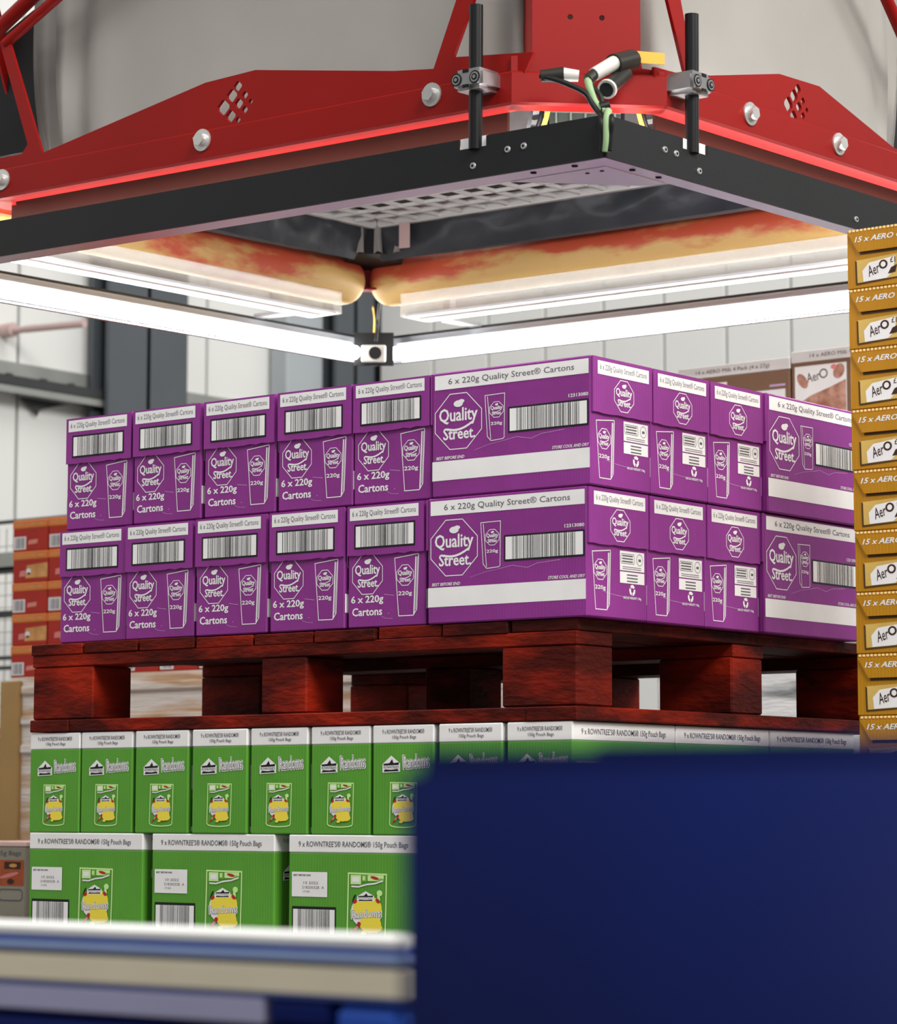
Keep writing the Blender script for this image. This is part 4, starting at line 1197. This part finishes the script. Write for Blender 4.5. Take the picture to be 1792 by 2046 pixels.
MB().box(-1.512, -1.509, 0.12, 1.10, 0.052, 0.098, CLEAR).build('clear_sheet', gd)
MB().box(-1.60, -1.509, 0.12, 1.10, 0.048, 0.052, CLEAR).build('clear_sheet', gd)
MB().box(-1.516, -1.508, 0.12, 1.08, 0.046, 0.051, WR).build('highlight_bar', gd)
MB().box(-1.56, -1.552, 0.12, 1.08, 0.046, 0.051, WR).build('highlight_bar', gd)
gd = empty('plastic_guard', parent=gr)
MB().box(-1.435, -0.22, 1.209, 1.212, 0.052, 0.098, CLEAR).build('clear_sheet', gd)
MB().box(-1.435, -0.22, 1.209, 1.30, 0.048, 0.052, CLEAR).build('clear_sheet', gd)
MB().box(-1.42, -0.22, 1.208, 1.216, 0.046, 0.051, WR).build('highlight_bar', gd)
MB().box(-1.42, -0.22, 1.252, 1.260, 0.046, 0.051, WR).build('highlight_bar', gd)
# short hangers between the guards and the light frame
MB().box(-1.675, -1.655, 1.09, 1.11, 0.0655, 0.115, STEELMID).box(-1.755, -1.655, 1.085, 1.115, 0.062, 0.070, ALU).build('hanger', gr)
MB().box(-1.46, -1.44, 1.385, 1.405, 0.0655, 0.115, STEELMID).box(-1.465, -1.435, 1.385, 1.49, 0.062, 0.070, ALU).build('hanger', gr)
# far corner: red inner gusset and cable
plate2d('corner_gusset', [(0, 0), (0.16, 0), (0.16, 0.10), (0.13, 0.10), (0.03, 0.045), (0, 0.045)], [], 0.006, Matrix(((S2, 0, -S2, X0 + 0.03), (S2, 0, S2, Y1 - 0.15), (0, 1, 0, 0.118), (0, 0, 0, 1))), REDPAINT, rf)
MB().path([(-1.60, 1.33, 0.115), (-1.63, 1.36, 0.09), (-1.665, 1.40, 0.075), (-1.675, 1.405, 0.04)], 0.004, WIRE).build('cable', gr)
MB().path([(-1.62, 1.33, 0.105), (-1.645, 1.365, 0.085), (-1.672, 1.395, 0.06)], 0.0022, TAGY).build('cable', gr)

# grey fabric hood inside the frame
def hood():
    cx, cy, hx, hy = -0.805, 0.645, 0.70, 0.535
    nu, nz = 160, 26
    v = []
    for j in range(nz + 1):
        t = j / nz
        z = 0.165 + 0.75 * t
        k = 1.0
        for i in range(nu):
            a = 2 * PI * i / nu
            ca, sa = math.cos(a), math.sin(a)
            e = 2 / 6.0
            x = math.copysign(abs(ca) ** e, ca); yv = math.copysign(abs(sa) ** e, sa)
            corner = (abs(ca * sa) * 2) ** 3
            fold = 0.034 * corner * math.sin(a * 34 + 2.2 * t + 1.5 * math.sin(a * 5))
            soft = 0.010 * noise.noise(Vector((x * 2.2, yv * 2.2, z * 3)))
            kk = k - 0.05 * corner * (1 - t) ** 3
            v.append((cx + x * (hx * kk + fold + soft), cy + yv * (hy * kk + fold + soft), z))
    f = [[j * nu + i, j * nu + (i + 1) % nu, (j + 1) * nu + (i + 1) % nu, (j + 1) * nu + i] for j in range(nz) for i in range(nu)]
    f.append([nz * nu + i for i in range(nu)])
    return MB().poly(v, f, BAG, True).build('fabric_hood', gr)
hood()
# dark rubber bellows at the two far ends of the hood
MB().prism([(-1.72, 0.25), (-1.40, 0.25), (-1.40, 0.55), (-1.46, 0.545), (-1.72, 0.44)], 0.20, 1.15, 'y', DARKBAG).build('rubber_bellows', gr)
MB().prism([(1.05, 0.25), (1.40, 0.25), (1.40, 0.36), (1.21, 0.455), (1.05, 0.53)], -1.15, -0.20, 'x', DARKBAG).build('rubber_bellows', gr)

# fittings seen through the gap above the near corner
MB().prism([(-0.385, 0.06), (-0.325, 0.06), (-0.300, 0.175), (-0.355, 0.175)], 0.205, 0.215, 'y', ALU).build('support_bracket', gr)
MB().prism([(0.330, 0.06), (0.395, 0.06), (0.375, 0.18), (0.335, 0.18)], -0.215, -0.205, 'x', ALU).build('support_bracket', gr)
MB().box(-0.30, -0.22, 0.26, 0.27, 0.12, 0.18, BLACKM).build('black_panel', gr)
MB().box(-0.34, -0.20, 0.30, 0.31, 0.10, 0.19, BLACKM).build('black_panel', gr)
for off, mt in ((0.0, TAGY), (0.012, WIRE)):
    MB().path([(-0.24 - off, 0.16, 0.175), (-0.225 - off, 0.15, 0.13), (-0.26 - off, 0.16, 0.085), (-0.34 - off, 0.18, 0.055)], 0.004, mt).build('cable', gr)
    MB().path([(-0.10, 0.20 + off, 0.175), (-0.095, 0.215 + off, 0.13), (-0.10, 0.25 + off, 0.085), (-0.12, 0.33 + off, 0.055)], 0.004, mt).build('cable', gr)

jb = empty('grille_panel', ((-0.235 - 0.150) / 2, (0.165 + 0.250) / 2, 0.135), (0, 0, PI / 4), gr)  # ribbed panel added in place of the grille showing through the gap
MB().box(-0.058, 0.058, 0.0, 0.004, -0.04, 0.04, mat('grey_green_panel', (62, 68, 62), .5)).build('panel_sheet', jb)
for k in range(-2, 3):
    MB().box(k * 0.024 - 0.0015, k * 0.024 + 0.0015, -0.004, 0.0, -0.04, 0.04, mat('dull_rib', (112, 116, 108), .5)).build('rib', jb)
MB().box(-0.058, 0.058, -0.005, 0.0, -0.002, 0.002, mat('dull_rib', (112, 116, 108), .5)).build('rib', jb)

# cable plugs over the near corner
pc = empty('plug_cluster', parent=gr)
def cp(s, n, z):   # s along the chamfer from its middle, n outward
    q = A + ud * (Lc / 2 + s) + nn * n
    return Vector((q.x, q.y, z))
WHT = mat('pale_plug', (206, 204, 194), .35)
DKP = mat('dark_plug', (52, 50, 46), .35, metal=.3)
MB().tube(cp(0.066, 0.016, 0.190), cp(0.030, 0.052, 0.172), 0.0165, DKP, 14).build('plug_body', pc)
MB().tube(cp(0.034, 0.05, 0.176), cp(-0.004, 0.072, 0.150), 0.012, WHT, 14, 0.0105).build('plug_sleeve', pc)
MB().tube(cp(-0.002, 0.07, 0.152), cp(-0.014, 0.078, 0.140), 0.009, DKP, 12).build('plug_nut', pc)
MB().tube(cp(0.052, 0.03, 0.164), cp(0.018, 0.075, 0.128), 0.0125, DKP, 14).build('plug_body', pc)
MB().tube(cp(0.018, 0.075, 0.128), cp(0.015, 0.079, 0.125), 0.0155, WHT, 18).build('plug_rim', pc)
MB().tube(cp(0.0149, 0.0792, 0.1249), cp(0.0140, 0.0804, 0.1240), 0.0115, BLACKR, 16).build('plug_socket', pc)
MB().tube(cp(-0.085, 0.055, 0.149), cp(-0.050, 0.058, 0.152), 0.010, DKP, 12, 0.0125).build('plug_body', pc)
MB().tube(cp(-0.050, 0.058, 0.152), cp(-0.026, 0.060, 0.150), 0.011, WHT, 12, 0.009).build('plug_sleeve', pc)
MB().box(-0.0, 0.0001, 0, 0.0001, 0, 0.0001, TAGY) 
p0 = cp(0.062, 0.018, 0.186); e = ud * 0.055; h_ = Vector((0, 0, 0.018)); dn = nn * 0.004
MB().poly([p0, p0 + e - h_ * .15, p0 + e + h_ * .85, p0 + h_, p0 - dn, p0 + e - h_ * .15 - dn, p0 + e + h_ * .85 - dn, p0 + h_ - dn], [(0, 1, 2, 3), (7, 6, 5, 4), (0, 4, 5, 1), (1, 5, 6, 2), (2, 6, 7, 3), (3, 7, 4, 0)], TAGY).build('yellow_tag', pc)
# cables from the plugs down over the corner of the light frame
kx = lambda s, n, z: tuple(cp(s, n, z))
MB().path([kx(-0.014, 0.078, 0.140), kx(-0.012, 0.088, 0.122), kx(-0.004, 0.092, 0.10), kx(0.008, 0.108, 0.082), (0.002, 0.004, 0.070), (0.008, -0.008, 0.055), (0.008, -0.008, 0.025), (0.004, -0.005, 0.006)], 0.006, WIREG).build('cable', pc)
MB().path([kx(-0.085, 0.055, 0.149), kx(-0.06, 0.075, 0.138), kx(-0.022, 0.088, 0.118), kx(-0.010, 0.095, 0.098), kx(0.0, 0.112, 0.076), (-0.003, -0.008, 0.058), (-0.001, -0.008, 0.03), (-0.002, -0.006, 0.006)], 0.0045, WIRE).build('cable', pc)
MB().path([kx(-0.016, 0.078, 0.136), kx(0.002, 0.09, 0.115), kx(0.006, 0.098, 0.095), kx(0.004, 0.115, 0.078), (0.015, -0.006, 0.058), (0.014, -0.006, 0.03), (0.010, -0.004, 0.006)], 0.004, WIRE).build('cable', pc)
MB().tube(kx(0.002, 0.098, 0.092), kx(0.016, 0.098, 0.096), 0.008, WIRE, 10).build('cable_tie', pc)
